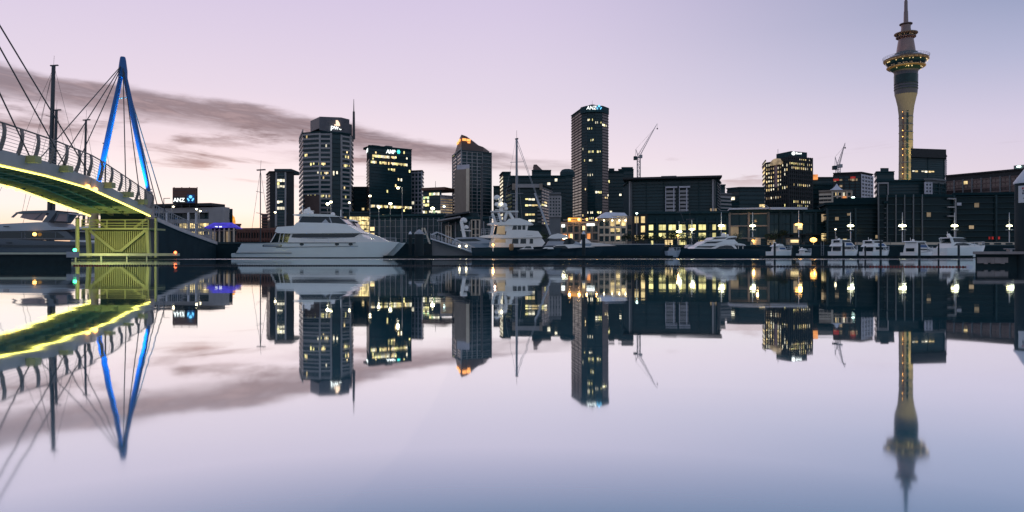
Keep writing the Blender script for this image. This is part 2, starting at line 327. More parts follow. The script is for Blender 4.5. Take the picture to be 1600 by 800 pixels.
# ================================================================ setting
def water():
    m = bpy.data.materials.new('harbour_water'); m.use_nodes = True; t = m.node_tree; n = t.nodes; n.clear(); l = t.links
    out = n.new('ShaderNodeOutputMaterial'); mix = n.new('ShaderNodeMixShader'); gl = n.new('ShaderNodeBsdfGlossy'); df = n.new('ShaderNodeBsdfDiffuse')
    df.inputs[0].default_value = (.05, .38, .52, 1)
    gl.inputs['Color'].default_value = (.955, .99, 1, 1)
    g = n.new('ShaderNodeNewGeometry')
    def noise(sc, scale, det):
        mp = n.new('ShaderNodeMapping'); mp.inputs['Scale'].default_value = sc; l.new(g.outputs['Position'], mp.inputs[0])
        q = n.new('ShaderNodeTexNoise'); q.inputs['Scale'].default_value = scale; q.inputs['Detail'].default_value = det; l.new(mp.outputs[0], q.inputs['Vector']); return q.outputs['Fac']
    # breeze patches: slightly rougher water in long bands, one of them off the far quay
    br = noise((.012, .06, 1), 1.0, 3)
    sx = n.new('ShaderNodeSeparateXYZ'); l.new(g.outputs['Position'], sx.inputs[0])
    def rng(v, a, b, c, d):
        r = n.new('ShaderNodeMapRange'); r.interpolation_type = 'SMOOTHSTEP'; l.new(v, r.inputs[0])
        for i, q in enumerate((a, b, c, d)): r.inputs[i + 1].default_value = q
        return r.outputs[0]
    def mth(op, a, b):
        r = n.new('ShaderNodeMath'); r.operation = op
        for i, q in enumerate((a, b)):
            if isinstance(q, (int, float)): r.inputs[i].default_value = q
            else: l.new(q, r.inputs[i])
        return r.outputs[0]
    rough = rng(br, .35, .65, .022, .042)
    # breeze: a ruffled strip off the far moorings, and softer water close in
    st_ = noise((.02, .35, 1), 1.0, 2); band = mth('MULTIPLY', rng(sx.outputs[1], 50, 60, 0, 1), rng(sx.outputs[1], 72, 80, 1, 0))
    rough = mth('ADD', rough, mth('MULTIPLY', band, rng(st_, .42, .62, .0, .16)))
    rough = mth('ADD', rough, rng(sx.outputs[1], .8, 2.2, .025, 0))
    l.new(rough, gl.inputs['Roughness'])
    bp = n.new('ShaderNodeBump'); bp.inputs['Strength'].default_value = .022; bp.inputs['Distance'].default_value = .05
    l.new(mth('ADD', noise((.6, 1.6, 1), 1.0, 2), mth('MULTIPLY', noise((.1, .3, 1), 1.0, 2), 2.0)), bp.inputs['Height'])
    l.new(bp.outputs[0], gl.inputs['Normal'])
    lw = n.new('ShaderNodeLayerWeight'); lw.inputs['Blend'].default_value = .5
    cr = n.new('ShaderNodeValToRGB'); e = cr.color_ramp.elements
    # facing output: 1 at grazing, 0 straight down
    st = [(0.0, .05), (.45, .16), (.64, .27), (.73, .78), (.82, .92), (1.0, 1.0)]
    while len(e) < len(st): e.new(.5)
    for i, (p, v) in enumerate(st): e[i].position = p; e[i].color = (v, v, v, 1)
    l.new(lw.outputs['Facing'], cr.inputs[0]); l.new(cr.outputs[0], mix.inputs[0]); l.new(df.outputs[0], mix.inputs[1]); l.new(gl.outputs[0], mix.inputs[2]); l.new(mix.outputs[0], out.inputs[0])
    MATS['water'] = m
    o = MB().add([(-3000, -300, 0), (3000, -300, 0), (3000, 130, 0), (-3000, 130, 0)], [(0, 1, 2, 3)]).build('water', 'water'); struct(o)
water()
LAND = [(-3000, 97), (-46, 97), (-12, 97), (-4, 122), (400, 122), (3000, 122)]
def land():
    b = MB(); top = [(x, y, GZ) for x, y in LAND]; far = [(6000, 9000, GZ), (-6000, 9000, GZ)]
    b.add(top + far, [tuple(range(len(top) + 2))]); o = b.build('ground', 'paving'); struct(o)
    b = MB()
    for (x0, y0), (x1, y1) in zip(LAND, LAND[1:]):
        b.add([(x0, y0 + .02, -1.5), (x1, y1 + .02, -1.5), (x1, y1 + .02, GZ - .01), (x0, y0 + .02, GZ - .01)], [(0, 1, 2, 3)])
    o = b.build('quay_wall', 'seawall'); struct(o)
    b = MB()
    for (x0, y0), (x1, y1) in zip(LAND[:-1], LAND[1:]): b.bar((max(-300, x0), y0 + .12, GZ + .13), (min(300, x1), y1 + .12, GZ + .13), .4, .24)
    struct(b.build('kerb', 'concrete_dark'))
    # timber fender piles down the quay face
land()

# ================================================================ skyline, left to right
# --- car-park style building with the lit billboard
r, f = building('terminal_building', 'low grey banded waterfront building under the lit billboard', [(232, 165), (352, 160)], 356, back=40, wall='concrete_mid', k=0)
r_, z0 = f[0], Z(360, 163)
for o in list(r.children): bpy.data.objects.remove(o)
W0, W1 = W(225, 165), W(350, 160)
def term():
    root = r; o = f[0].o; fr = f[0]; L_ = fr.len
    zs = [(325, 333), (343, 349), (357, 362), (367, 374)]
    MB().prism([(-L_ / 2, 1.8), (L_ / 2, 1.0), (L_ / 2 - 4.5, 11), (-L_ / 2 - 4.5, 11)], 0, Z(326, 163) - GZ).build('core', 'concrete_dark', root)
    for a, b in zs: fbox(fr, 'floor_band', 'concrete_light', 0, L_, Z(b, 163), Z(a, 163), -1.6, .5)
    zr = Z(321, 163); fbox(fr, 'roof', 'brown_dark', -2, L_ - 3, zr - .3, zr + .35, -4, 1.2)
    for a, b, m_, n in ((333, 343, 'glass_dark', 5), (349, 357, None, 16), (362, 367, None, 16)):
        for q in range(n):
            mm = m_ or ('lit_gold' if random.random() < .78 else 'glass_dark')
            fbox(fr, 'window', mm, L_ * (q + .06) / n, L_ * (q + .94) / n, Z(b, 163), Z(a, 163), -1.1, -.9)
    fbox(fr, 'end_wall', 'concrete_light', L_ - 4, L_ + .2, GZ, Z(330, 163), -1.2, .62)
    for u in (.28, .56, .66): fbox(fr, 'column', 'steel_white', L_ * u - .2, L_ * u + .2, GZ, Z(333, 163), .6, 1.0)
term()
bb = thing('billboard', 'lit roof billboard with bank lettering and blue emblem', 'billboard', (W(288, 160), 160, Z(320, 160)))
MB().box(-2.65, 2.65, -.2, .5, .3, 4.0).build('panel', 'brick_red', bb)
for x in (-2.7, -.9, .9, 2.7): MB().box(x - .08, x + .08, .55, .75, -.6, 4.2).build('post', 'steel_dark', bb)
for z in (1.95, 2.6, 3.3): MB().box(-2.5, 2.5, -.3, -.22, z, z + .13).build('slat', 'brown_stone', bb)
MB().box(-2.6, 2.6, -.26, -.205, .35, 1.8).build('sign_face', 'sign_dark', bb)
lettering('ANZ', 'sign_lit_white', bb, (-2.4, -.3, .7), 1.25, sx=1.0)
def anz_emblem(root, x, y, z, s, rz=0.0, wm_='sign_lit_blue'):
    b = MB(); b.lathe([(.0, -.05), (s * .32, -.05), (s * .32, .05), (.0, .05)], n=12)
    for v in range(len(b.v)): q = b.v[v]; b.v[v] = (q[0], q[2], q[1] + s * .38)
    for sg in (-1, 1):
        b.bar((sg * .62 * s, 0, s * .08), (sg * .30 * s, 0, -s * .45), .1, s * .26)
    o = b.build('emblem', wm_, root, loc=(x, y, z)); o.rotation_euler = (0, 0, rz); return o
MB().box(.75, 2.55, -.33, -.27, .4, 2.35).build('emblem_panel', 'pylon_blue', bb)
anz_emblem(bb, 1.65, -.42, 1.4, 1.15)

# --- blue lit pavilion, clock tower, long brick shed
r, f = building('pavilion', 'low pavilion with glowing violet roof beside the seawall', [(331, 126), (368, 124)], 356, back=5, wall='brown_dark', coping=False)
L_ = f[0].len
def pav():
    root, fr = r, f[0]; za, zz = Z(356, 125) - GZ, Z(347.5, 125) - GZ
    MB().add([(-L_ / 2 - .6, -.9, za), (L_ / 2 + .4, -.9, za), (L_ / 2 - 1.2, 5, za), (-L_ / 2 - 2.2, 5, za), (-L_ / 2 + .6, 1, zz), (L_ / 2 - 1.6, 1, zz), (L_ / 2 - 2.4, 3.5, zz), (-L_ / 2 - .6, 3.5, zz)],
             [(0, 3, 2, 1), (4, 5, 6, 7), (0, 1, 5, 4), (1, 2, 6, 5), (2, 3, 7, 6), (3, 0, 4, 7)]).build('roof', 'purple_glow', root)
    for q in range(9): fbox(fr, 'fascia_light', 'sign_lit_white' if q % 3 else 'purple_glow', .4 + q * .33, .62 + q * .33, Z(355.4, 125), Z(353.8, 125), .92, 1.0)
    for q in range(6): fbox(fr, 'column', 'cream', L_ * q / 5 - .1, L_ * q / 5 + .1, GZ, Z(357, 125), .3, .5)
    for q in range(5): fbox(fr, 'window', 'lit_dim' if q in (0, 3) else 'glass_mid', L_ * (q + .1) / 5, L_ * (q + .9) / 5, GZ + .3, Z(362, 125), 0, .06)
    fbox(fr, 'beam', 'concrete_warm', -.2, L_ + .2, Z(361.2, 125), Z(360, 125), .22, .42)
pav()
t = thing('clock_tower', 'small orange floodlit clock tower beyond the violet roofed pavilion', 'tower', (W(361, 330), 330, GZ)); s = 330 / F
MB().box(-5 * s, 5 * s, -5 * s, 5 * s, 0, Z(344, 330) - GZ).build('shaft', 'orange_glow', t)  # floodlight put into the walls and dome as their own glow
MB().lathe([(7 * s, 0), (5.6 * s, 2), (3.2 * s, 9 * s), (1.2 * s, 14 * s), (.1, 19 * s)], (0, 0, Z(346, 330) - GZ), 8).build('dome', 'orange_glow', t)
for q in (-1, 1): MB().box(q * 3 * s - .5, q * 3 * s + .5, -5 * s - .1, -5 * s - .02, Z(353, 330) - GZ, Z(349.5, 330) - GZ).build('window', 'brick_red', t)
MB().box(-1.0 * s, 1.0 * s, -5 * s - .25, -5 * s - .02, Z(352, 330) - GZ, Z(343, 330) - GZ).build('clock_panel', 'brick_red', t)
building('brick_shed', 'long low dark red shed along the quay right of the pavilion', [(372, 140), (432, 138)], 360, [dict(r=1, c=14, sp=.3, py=374, pt=361.5, sm='brick_red', gm='brown_dark', merge=False, bays=14, pw=.12)], back=15, wall='brick_red')
building('stepped_annex', 'small stepped brown roof behind the violet pavilion', [(352, 200), (376, 200)], 352, [dict(r=2, c=4, sp=.4, py=366, sm='brown_dark')], back=15, wall='brick_red')
# --- dark slab tower
r, f = building('slab_tower', 'slim dark tower with one lit vertical window strip, left of the banded tower', [(417, 312), (422, 300), (459.5, 300)], 269, [
    dict(r=14, c=1, sp=.5, sm='brown_stone', gm='glass_pink'),  # dawn light on this left edge put into its colours
    dict(r=17, c=3, sp=.12, s0=10 * .28, s1=24.5 * .28, py=352, pt=270, sm='concrete_mid', bays=1, pw=.7, pm='concrete_light', lit={2: [(0, 1)], 3: [(0, .3)], 4: [(0, 1)], 9: [(0, 1)], 11: [(0, 1)]}, kinds=('lit_yellow', 'lit_pale'), p=.9)], back=25, wall='brown_dark', k=1)
z = f[1].z1; fbox(f[1], 'roof_plant', 'concrete_dark', 1.5, 9.0, z, z + 1.6, -12, -1)
building('low_brick_block', 'small pinkish block at the foot of the slim dark tower', [(409, 250), (418, 250)], 336, [dict(r=4, c=3, sp=.4, py=358, sm='brick_red', gm='brown_dark')], back=15, wall='brown_stone')
# --- banded tower with white and orange sign
D = 335
r, f = building('banded_tower', 'tall banded office tower with lit roof sign and thin roof mast', [(468, 362), (474, 338), (500, D), (517.5, D), (533, D + 2), (547, D + 6), (551.5, D + 24)], 207, [
    dict(r=19, c=2, sp=.45, sm='concrete_light', gm='glass_mid', py=346, pt=210, merge=False),
    dict(r=19, c=12, sp=.40, sm='concrete_light', py=346, pt=210, lit={6: [(.4, 1)], 0: [(.2, .3)], 4: [(.1, .5)], 13: [(.1, .9)], 8: [(.6, 1)]}, p=.4, rnd=.012),
    dict(r=19, c=8, sp=.40, sm='concrete_light', py=346, pt=210, bays=1, pw=.9, lit={6: [(0, .9)], 8: [(0, .7)], 13: [(0, 1)]}, p=.45, rnd=.01),
    dict(r=19, c=6, sp=.06, sm='navy_wall', py=346, pt=210, lit={8: [(.1, .9)]}, p=.6, kinds=('lit_pale',)),
    dict(r=19, c=7, sp=.40, sm='concrete_light', py=346, pt=214, bays=1, pw=.9, lit={4: [(.4, .9)], 6: [(.3, 1)]}, rnd=.01, kinds=('lit_warm', 'lit_yellow')),
    dict(r=19, c=2, sp=.42, sm='concrete_light', gm='glass_mid', py=346, pt=216, merge=False)], back=30, wall='navy_wall', k=2)
def crownbox(root, f0, pts, pyb, pyt, m_, name, back=20, k=0):
    w = [Vector((W(px, d), d, 0)) for px, d in pts]; md = (w[0] + w[-1]) / 2; bk = [p * (1 + back / p.y) for p in (w[-1], w[0])]; bk = [p + (md * (1 + back / md.y) - p) * .12 for p in bk]
    poly = [(p.x - f0.o.x, p.y - f0.o.y) for p in w + bk]
    return MB().prism(poly, Z(pyb, pts[k][1]) - f0.o.z, Z(pyt, pts[k][1]) - f0.o.z).build(name, m_, root)
crownbox(r, f[0], [(485, D + 12), (500, D + 1), (533, D + 3), (546, D + 8)], 206, 189, 'screen', 'roof_screen')
b = MB(); w = [Vector((W(px, d) - f[0].o.x, d - f[0].o.y, 0)) for px, d in ((499, D - 1.5), (550, D + 7))]; zz = [Z(p, D) - GZ for p in (204, 183, 190.5, 207)]
b.add([(w[0].x, w[0].y, zz[0]), (w[1].x, w[1].y, zz[3]), (w[1].x, w[1].y, zz[2]), (w[0].x, w[0].y, zz[1]), (w[0].x - 2.5, w[0].y + 12, zz[0]), (w[1].x - 4, w[1].y + 12, zz[3]), (w[1].x - 4, w[1].y + 12, zz[2]), (w[0].x - 2.5, w[0].y + 12, zz[1])],
      [(0, 1, 2, 3), (4, 7, 6, 5), (0, 4, 5, 1), (1, 5, 6, 2), (2, 6, 7, 3), (3, 7, 4, 0)]); b.build('sign_wall', 'screen', r)
mx = W(548, D) - f[0].o.x
my = D + 6.5 - f[0].o.y
MB().tube((mx, my, Z(214, D) - GZ), (mx, my, Z(170, D) - GZ), .8, .6).build('mast', 'steel_dark', r); MB().tube((mx, my, Z(170, D) - GZ), (mx, my, Z(150, D) - GZ), .3, .12).build('antenna', 'steel_dark', r)
sl_ = math.atan2(w[1].y - w[0].y, w[1].x - w[0].x)
lettering('pwc', 'sign_lit_white', r, (W(515.8, D) - f[0].o.x, w[0].y + 2.3, Z(200.8, D) - GZ), 3.3, sl_, lean=.1)
b = MB(); b.sheetprof([(0, 0), (0, 2.6), (.9, 2.6), (1.5, 1.8), (1.9, .9), (2.0, 0)], lambda x, z: .2); b.sheetprof([(-.8, 0), (-.8, .5), (-.1, .5), (-.1, 0)], lambda x, z: .2)
o = b.build('emblem', 'sign_lit_peach', r, loc=(W(524, D) - f[0].o.x, w[0].y + 2.6, Z(195.5, D) - GZ)); o.rotation_euler = (0, 0, sl_)
crownbox(r, f[0], [(476, 318), (499, 318)], 346, 305, 'brown_stone', 'podium_wall', 8)
building('dark_low_office', 'low dark office between the two big sign towers', [(550, 360), (573, 360)], 293, [dict(r=7, c=6, sp=.25, lit={5: [(0, 1)]}, sm='navy_wall', rnd=.04)], back=20, wall='concrete_dark')
# --- black glass tower with white and cyan sign
D = 345
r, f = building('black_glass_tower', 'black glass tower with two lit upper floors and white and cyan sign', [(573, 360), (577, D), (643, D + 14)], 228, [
    dict(r=20, c=2, sp=.2, sm='brown_stone', gm='glass_pink', py=350, pt=250),  # left edge coloured with the dawn light that falls on it
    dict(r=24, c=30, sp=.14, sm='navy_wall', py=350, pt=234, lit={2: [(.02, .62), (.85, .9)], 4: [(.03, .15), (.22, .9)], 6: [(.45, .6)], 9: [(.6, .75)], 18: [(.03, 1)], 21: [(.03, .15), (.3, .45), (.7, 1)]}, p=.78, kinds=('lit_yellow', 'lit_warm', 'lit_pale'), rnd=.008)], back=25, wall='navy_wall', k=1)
fr = f[1]; zz = Z(237, D) - GZ
p = fr.a + fr.t * (fr.len * .38) + fr.n * .5; q = fr.a + fr.t * (fr.len * .675) + fr.n * .5
lettering('AMP', 'sign_lit_white', r, (p.x - fr.o.x, p.y - fr.o.y, zz), 2.9, fr.rz, lean=.12, sx=.9)
b = MB()
for k in range(6): b.bar((0, 0, 0), (math.cos(k * 1.047) * 1.0, 0, math.sin(k * 1.047) * 1.1), .2, .5)
o = b.build('emblem', 'sign_lit_cyan', r, loc=(q.x - fr.o.x, q.y - fr.o.y, zz + 1.3)); o.rotation_euler = (0, 0, fr.rz)
fbox(f[0], 'sign_panel', 'sign_lit_white', 5, 12, Z(238, 352), Z(233, 352), .4, .6)
for u, v, h in ((.12, .3, 1.2), (.45, .6, 1.6), (.8, .9, 1.0)): rbox(r, fr, 'roof_plant', 'concrete_dark', u, v, fr.z1, fr.z1 + h, -14, -3)
building('honeycomb_tower', 'narrow grey tower with staggered dark window pattern right of the black tower', [(643, 372), (659, 370), (661.5, 380)], 267, [dict(r=12, c=3, sp=.3, sm='white_wall', bays=3, pw=.6, pm='white_wall', gm='glass_dark', merge=False, rnd=.04, kinds=('lit_pale',)), dict(r=12, c=1, sp=.4, sm='concrete_light')], back=20, wall='concrete_mid', k=1)
r, f = building('podium_office', 'low dark office with green lit windows and white end wing', [(661, 330), (690, 326)], 298, [dict(r=6, c=9, sp=.25, sm='concrete_dark', lit={0: [(.3, .9)], 1: [(0, .3)], 2: [(0, .35)], 3: [(0, .3)], 5: [(0, 1)]}, kinds=('lit_green', 'lit_yellow', 'lit_pale'), py=334)], back=20, wall='concrete_dark')
rbox(r, f[0], 'roof_slab', 'brick_red', -.05, 1.2, f[0].z1, f[0].z1 + 1.3, -15, .8); MB().tube((1, 5, f[0].z1 - GZ), (1, 5, f[0].z1 - GZ + 5), .15, .08).build('antenna', 'steel_dark', r)
building('white_wing', 'pale windowless wing glowing white beside the green lit office', [(688, 325), (707, 330)], 306, [dict(r=6, c=3, sp=.5, sm='white_wall', gm='lit_dim', py=334, out=.12)], back=18, wall='white_wall')
# --- tower with curved crown and orange sign
D = 325
r, f = building('curved_crown_tower', 'grey tower with curved sail shaped crown and glowing orange sign', [(707.5, 350), (721, D), (753, D + 5), (767, D + 9)], 236, [
    dict(r=20, c=4, sp=.42, sm='concrete_light', gm='glass_mid', py=348, pt=238, merge=False, bays=2, pw=.6, rnd=.02),
    dict(r=20, c=8, sp=.16, sm='concrete_light', gm='glass_dark', py=348, pt=238, rnd=.003, bays=4, pw=.35),
    dict(r=20, c=3, sp=.24, sm='concrete_mid', gm='glass_dark', py=348, pt=239, bays=1, pw=.6, rnd=.01)], back=26, wall='concrete_dark', k=1)
cr = [Vector((W(px, dd) - f[0].o.x, dd - f[0].o.y, Z(py, D) - GZ)) for px, dd, py in ((708.5, 349, 236), (712, 343, 226), (716.5, 334, 214.5), (721, D, 210.2), (729, D + 1, 212.5), (737, D + 2.5, 218), (745, D + 4, 224), (755, D + 6, 226.5), (755.2, D + 6, 236))]
b = MB(); n = len(cr); base = [Vector((v.x, v.y, Z(236.5, D) - GZ)) for v in cr]; off = Vector((2.5, 14, 0))
for i in range(n - 1):
    a0, a1, b0, b1 = cr[i], cr[i + 1], base[i], base[i + 1]
    b.add([b0, b1, a1, a0, b0 + off, b1 + off, a1 + off, a0 + off], [(0, 1, 2, 3), (4, 7, 6, 5), (3, 2, 6, 7), (0, 4, 5, 1)])
b.build('curved_crown', 'brown_stone', r)
fr = f[1]
for u0, u1, za, zz in ((.03, .20, 219.8, 216.2), (.23, .41, 220.3, 216.6), (.28, .40, 223, 221.4)): rbox(r, fr, 'sign_letter', 'sign_lit_orange', u0, u1, Z(za, D), Z(zz, D), .35, .7)
fr = f[0]
for u0, u1, za, zz in ((.62, .80, 221.5, 218), (.84, .97, 220, 216.5)): rbox(r, fr, 'sign_letter', 'sign_lit_orange', u0, u1, Z(za, D), Z(zz, D), .35, .7)
crownbox(r, f[0], [(710, 318), (728, 314), (734.5, 316)], 348, 264, 'concrete_warm', 'stair_block', 10, 1)
crownbox(r, f[0], [(728.2, 313.2), (733, 313.4)], 348, 263, 'cream', 'stair_pier', 2)
crownbox(r, f[0], [(714, 321), (733.5, 318)], 265, 258, 'white_wall', 'terrace_wall', 8)
# --- cluster between the curved tower and the tall bank tower
building('dark_shard', 'thin dark block right of the curved crown tower', [(771, 300), (782, 300)], 292, [dict(r=9, c=3, sp=.3, sm='concrete_dark')], back=20, wall='navy_wall')
building('pink_edged_block', 'dark block whose left edge shows a column of pale windows', [(781.5, 292), (786, 280), (798, 280)], 270, [dict(r=12, c=1, sp=.4, sm='brick_red', gm='lit_pale', merge=False, p=0), dict(r=14, c=4, sp=.2, sm='navy_wall')], back=25, wall='navy_wall', k=1)
building('wide_dark_block', 'wide flat roofed dark block behind the yacht mast', [(797, 300), (860, 300)], 276, [dict(r=13, c=12, sp=.22, sm='concrete_dark', rnd=.01)], back=25, wall='navy_wall')
r, f = building('stepped_office', 'stepped stone office with chamfered corners and a lit middle floor', [(791, 246), (800, 236), (846, 236), (862, 250)], 289, [
    dict(r=9, c=3, sp=.4, sm='concrete_dark', py=352, gm='glass_dark'),
    dict(r=12, c=9, sp=.32, sm='concrete_dark', py=352, pt=295, lit={1: [(.42, .58)], 3: [(.4, .8)], 5: [(.42, .98)], 8: [(.4, .8)], 10: [(.4, .75)]}, kinds=('lit_warm', 'lit_pale', 'lit_yellow'), rnd=.02),
    dict(r=12, c=4, sp=.4, sm='concrete_mid', py=352, gm='glass_dark', lit={5: [(0, .5)]}, rnd=.06)], back=20, wall='concrete_dark', k=1)
fr = f[1]; rbox(r, fr, 'parapet_band', 'concrete_light', 0, 1, Z(293.5, 236), Z(288, 236), .0, 1.0); 
for u in (.0, .93): rbox(r, fr, 'corner_pier', 'concrete_warm', u, u + .1, Z(297, 236), Z(287.5, 236), .2, 1.3)
for q in range(8): rbox(r, fr, 'balcony_slab', 'concrete_mid', .02, .16, Z(308 + 5.6 * q, 236) - .25, Z(308 + 5.6 * q, 236) + .4, .3, 1.4); rbox(r, fr, 'balcony_slab', 'concrete_mid', .86, .99, Z(308 + 5.6 * q, 236) - .25, Z(308 + 5.6 * q, 236) + .4, .3, 1.4)
D = 330
r, f = building('pointed_dark_tower', 'dark tower with a sharp triangular rooftop fin', [(831, D), (861, D)], 267, [dict(r=12, c=6, sp=.2, sm='navy_wall', lit={4: [(.3, .55)]}, p=.6, rnd=.01)], back=25, wall='navy_wall')
b = MB(); b.sheetprof([(W(834, D) - f[0].o.x, Z(267, D) - GZ), (W(834, D) - f[0].o.x, Z(256, D) - GZ), (W(838.5, D) - f[0].o.x, Z(255.5, D) - GZ), (W(851, D) - f[0].o.x, Z(267, D) - GZ)], lambda x, z: 5, 8); b.build('roof_fin', 'brown_stone', r)
building('flat_dark_block', 'flat dark block just left of the tall bank tower', [(858, 345), (884, 345)], 275.5, [dict(r=12, c=6, sp=.2, sm='navy_wall', rnd=.01, lit={6: [(.0, .2)]})], back=25, wall='navy_wall')
r, f = building('rounded_plant_tower', 'dark tower with rooftop drum tucked behind the bank tower', [(876, 380), (895, 380)], 274, [dict(r=11, c=4, sp=.2, sm='navy_wall')], back=20, wall='navy_wall')
MB().lathe([(4.2, 0), (4.2, 2.6), (3.2, 4.0), (2.2, 4.4)], (1, 8, f[0].z1 - GZ), 14).build('roof_drum', 'concrete_dark', r)
building('perforated_block', 'pale grey block with small square windows behind the masts', [(858, 215), (876, 215)], 303, [dict(r=6, c=4, sp=.5, sm='concrete_light', bays=4, pw=.4, pm='concrete_light', py=338, merge=False)], back=12, wall='concrete_mid')
# --- tall bank tower
D = 410
r, f = building('bank_tower', 'tallest dark glass tower with lit bank lettering and blue emblem on top', [(893, 432), (909, D), (918, D - 3.5), (930, D - 5), (941, D - 3.5), (950.5, D + 2)], 170, [
    dict(r=38, c=3, sp=.34, sm='brown_dark', gm='glass_warm', py=348, pt=179),  # sunrise reflection on this face put into the glass colour
    dict(r=38, c=7, sp=.22, sm='concrete_dark', py=348, pt=176, rnd=.006), dict(r=38, c=10, sp=.22, sm='concrete_dark', py=348, pt=176, lit={2: [(.0, .9)], 5: [(.0, .6)], 9: [(.2, .9)], 13: [(.1, 1)], 16: [(0, .6)], 21: [(0, .8)], 34: [(0, 1)], 36: [(.2, .9)]}, p=.6, kinds=('lit_pale', 'lit_yellow')),
    dict(r=38, c=8, sp=.22, sm='concrete_dark', py=348, pt=176, lit={3: [(0, .9)], 13: [(.2, .7)], 34: [(.2, 1)], 27: [(0, .9)]}, p=.6, kinds=('lit_pale', 'lit_yellow')), dict(r=38, c=7, sp=.24, sm='brown_dark', gm='glass_warm', py=348, pt=176, lit={4: [(0, .8)], 29: [(.2, .8)]}, p=.7, rnd=.01)], back=24, wall='navy_wall', k=1)
w = [(W(px, d) - f[0].o.x, d - f[0].o.y) for px, d in ((907.5, D - .6), (916, D - 4.8), (930, D - 6.6), (942, D - 4.8), (951.5, D + 1.5))]
MB().prism(w + [(w[-1][0], w[-1][1] + 24), (w[0][0], w[0][1] + 24)], Z(178, D) - GZ, Z(168, D) - GZ).build('crown_band', 'navy_wall', r)
MB().lathe([(5.2, 0), (5.2, 1.2), (3.6, 2.4), (3.4, 3.4), (1.4, 4.2)], (W(929, D) - f[0].o.x, 10, Z(168, D) - GZ), 16).build('roof_dome', 'steel_dark', r)
MB().tube((W(929, D) - f[0].o.x, 10, Z(168, D) - GZ), (W(929, D) - f[0].o.x, 10, Z(150, D) - GZ), .14, .06).build('antenna', 'steel_grey', r)
lettering('ANZ', 'sign_lit_white', r, (W(914.3, D) - f[0].o.x, D - 7.2 - f[0].o.y, Z(175, D) - GZ), 2.9, -.06, lean=.15, sx=.95)
anz_emblem(r, W(933.6, D) - f[0].o.x, D - 7.4 - f[0].o.y, Z(172.2, D) - GZ, 2.3)
r, f = building('stacked_dark_tower', 'ragged dark tower half hidden right of the bank tower', [(949, 440), (975, 440)], 268, [dict(r=14, c=7, sp=.2, sm='navy_wall', lit={11: [(.1, .4)]}, rnd=.02)], back=30, wall='navy_wall')
crownbox(r, f[0], [(951, 441), (960, 441)], 269, 263, 'concrete_dark', 'roof_plant', 10)
r, f = building('square_top_tower', 'dark tower with square plant room left of the crane', [(966, 470), (990, 470)], 265, [dict(r=14, c=6, sp=.2, sm='navy_wall')], back=30, wall='navy_wall')
crownbox(r, f[0], [(971, 471), (989, 471)], 266, 261, 'navy_wall', 'plant_room', 12)
# --- tower cranes
def crane(name, label, px, d, y_base, y_cab, tip, counter):
    t = thing(name, label, 'crane', (W(px, d), d, GZ)); s = d / F; zc = Z(y_cab, d) - GZ; zb_ = Z(y_base, d) - GZ; b = MB(); a = 1.1
    for ix in (-a, a):
        for iy in (-a, a): b.tube((ix, iy, 0), (ix, iy, zc), .22)
    k = 0; z = zb_
    while z < zc - 1:
        for iy in (-a, a): b.tube((-a if k % 2 else a, iy, z), (a if k % 2 else -a, iy, z + 2.4), .14, n=4); b.tube((-a, iy, z), (a, iy, z), .14, n=4)
        z += 2.4; k += 1
    b.build('mast', 'crane_paint', t)
    jx, jz = (tip[0] - px) * s, Z(tip[1], d) - GZ; b = MB(); base = Vector((.6, 0, zc + 1)); tp = Vector((jx, 0, jz)); dv = (tp - base); nrm = Vector((-dv.z, 0, dv.x)).normalized()
    ch = [(base + Vector((0, -.8, 0)), tp), (base + Vector((0, .8, 0)), tp), (base + nrm * 1.8, tp)]
    for p, q in ch: b.tube(p, q, .20, .12, 5)
    for i in range(14):
        u, v = i / 14, (i + .5) / 14; b.tube(base.lerp(tp, u) + nrm * 1.8 * (1 - u), base.lerp(tp, v), .1, n=4); b.tube(base.lerp(tp, v), base.lerp(tp, u + 1 / 14) + nrm * 1.8 * (1 - u - 1 / 14), .1, n=4)
    b.build('jib', 'crane_paint', t)
    cx, cz = (counter[0] - px) * s, Z(counter[1], d) - GZ
    b = MB(); b.bar((1.5, 0, zc + .5), (cx, 0, zc + .5), 2.4, .9); b.build('counter_jib', 'crane_paint', t)
    MB().box(cx - 1.3, cx + .9, -1.5, 1.5, zc - 1.4, zc + 1.3).build('counterweight', 'concrete_dark', t); MB().box(.4, 2.6, -1.3, 1.3, zc, zc + 2.4).build('cab', 'steel_grey', t)
    b = MB(); b.tube((-.4, 0, zc + 1), (cx * .9, 0, cz), .3, .2, 5); b.tube((cx, 0, zc + 1), (cx * .9, 0, cz), .15, n=4); b.build('a_frame', 'crane_paint', t)
    b = MB(); b.tube((cx * .9, 0, cz), base.lerp(tp, .8) + nrm * .4, .07, n=4); b.tube(tp, tp - Vector((0, 0, 8 * s)), .07, n=4); b.ball(tp - Vector((0, 0, 8 * s)), .6, 6); b.build('cable', 'steel_dark', t)
    return t
crane('tower_crane', 'luffing tower crane with raised jib right of the bank tower', 998, 520, 282, 247, (1027, 193), (993, 233))
crane('tower_crane', 'smaller luffing crane on the red lit building near the viewing tower', 1309.5, 480, 270, 262, (1320.5, 223), (1304.5, 245))
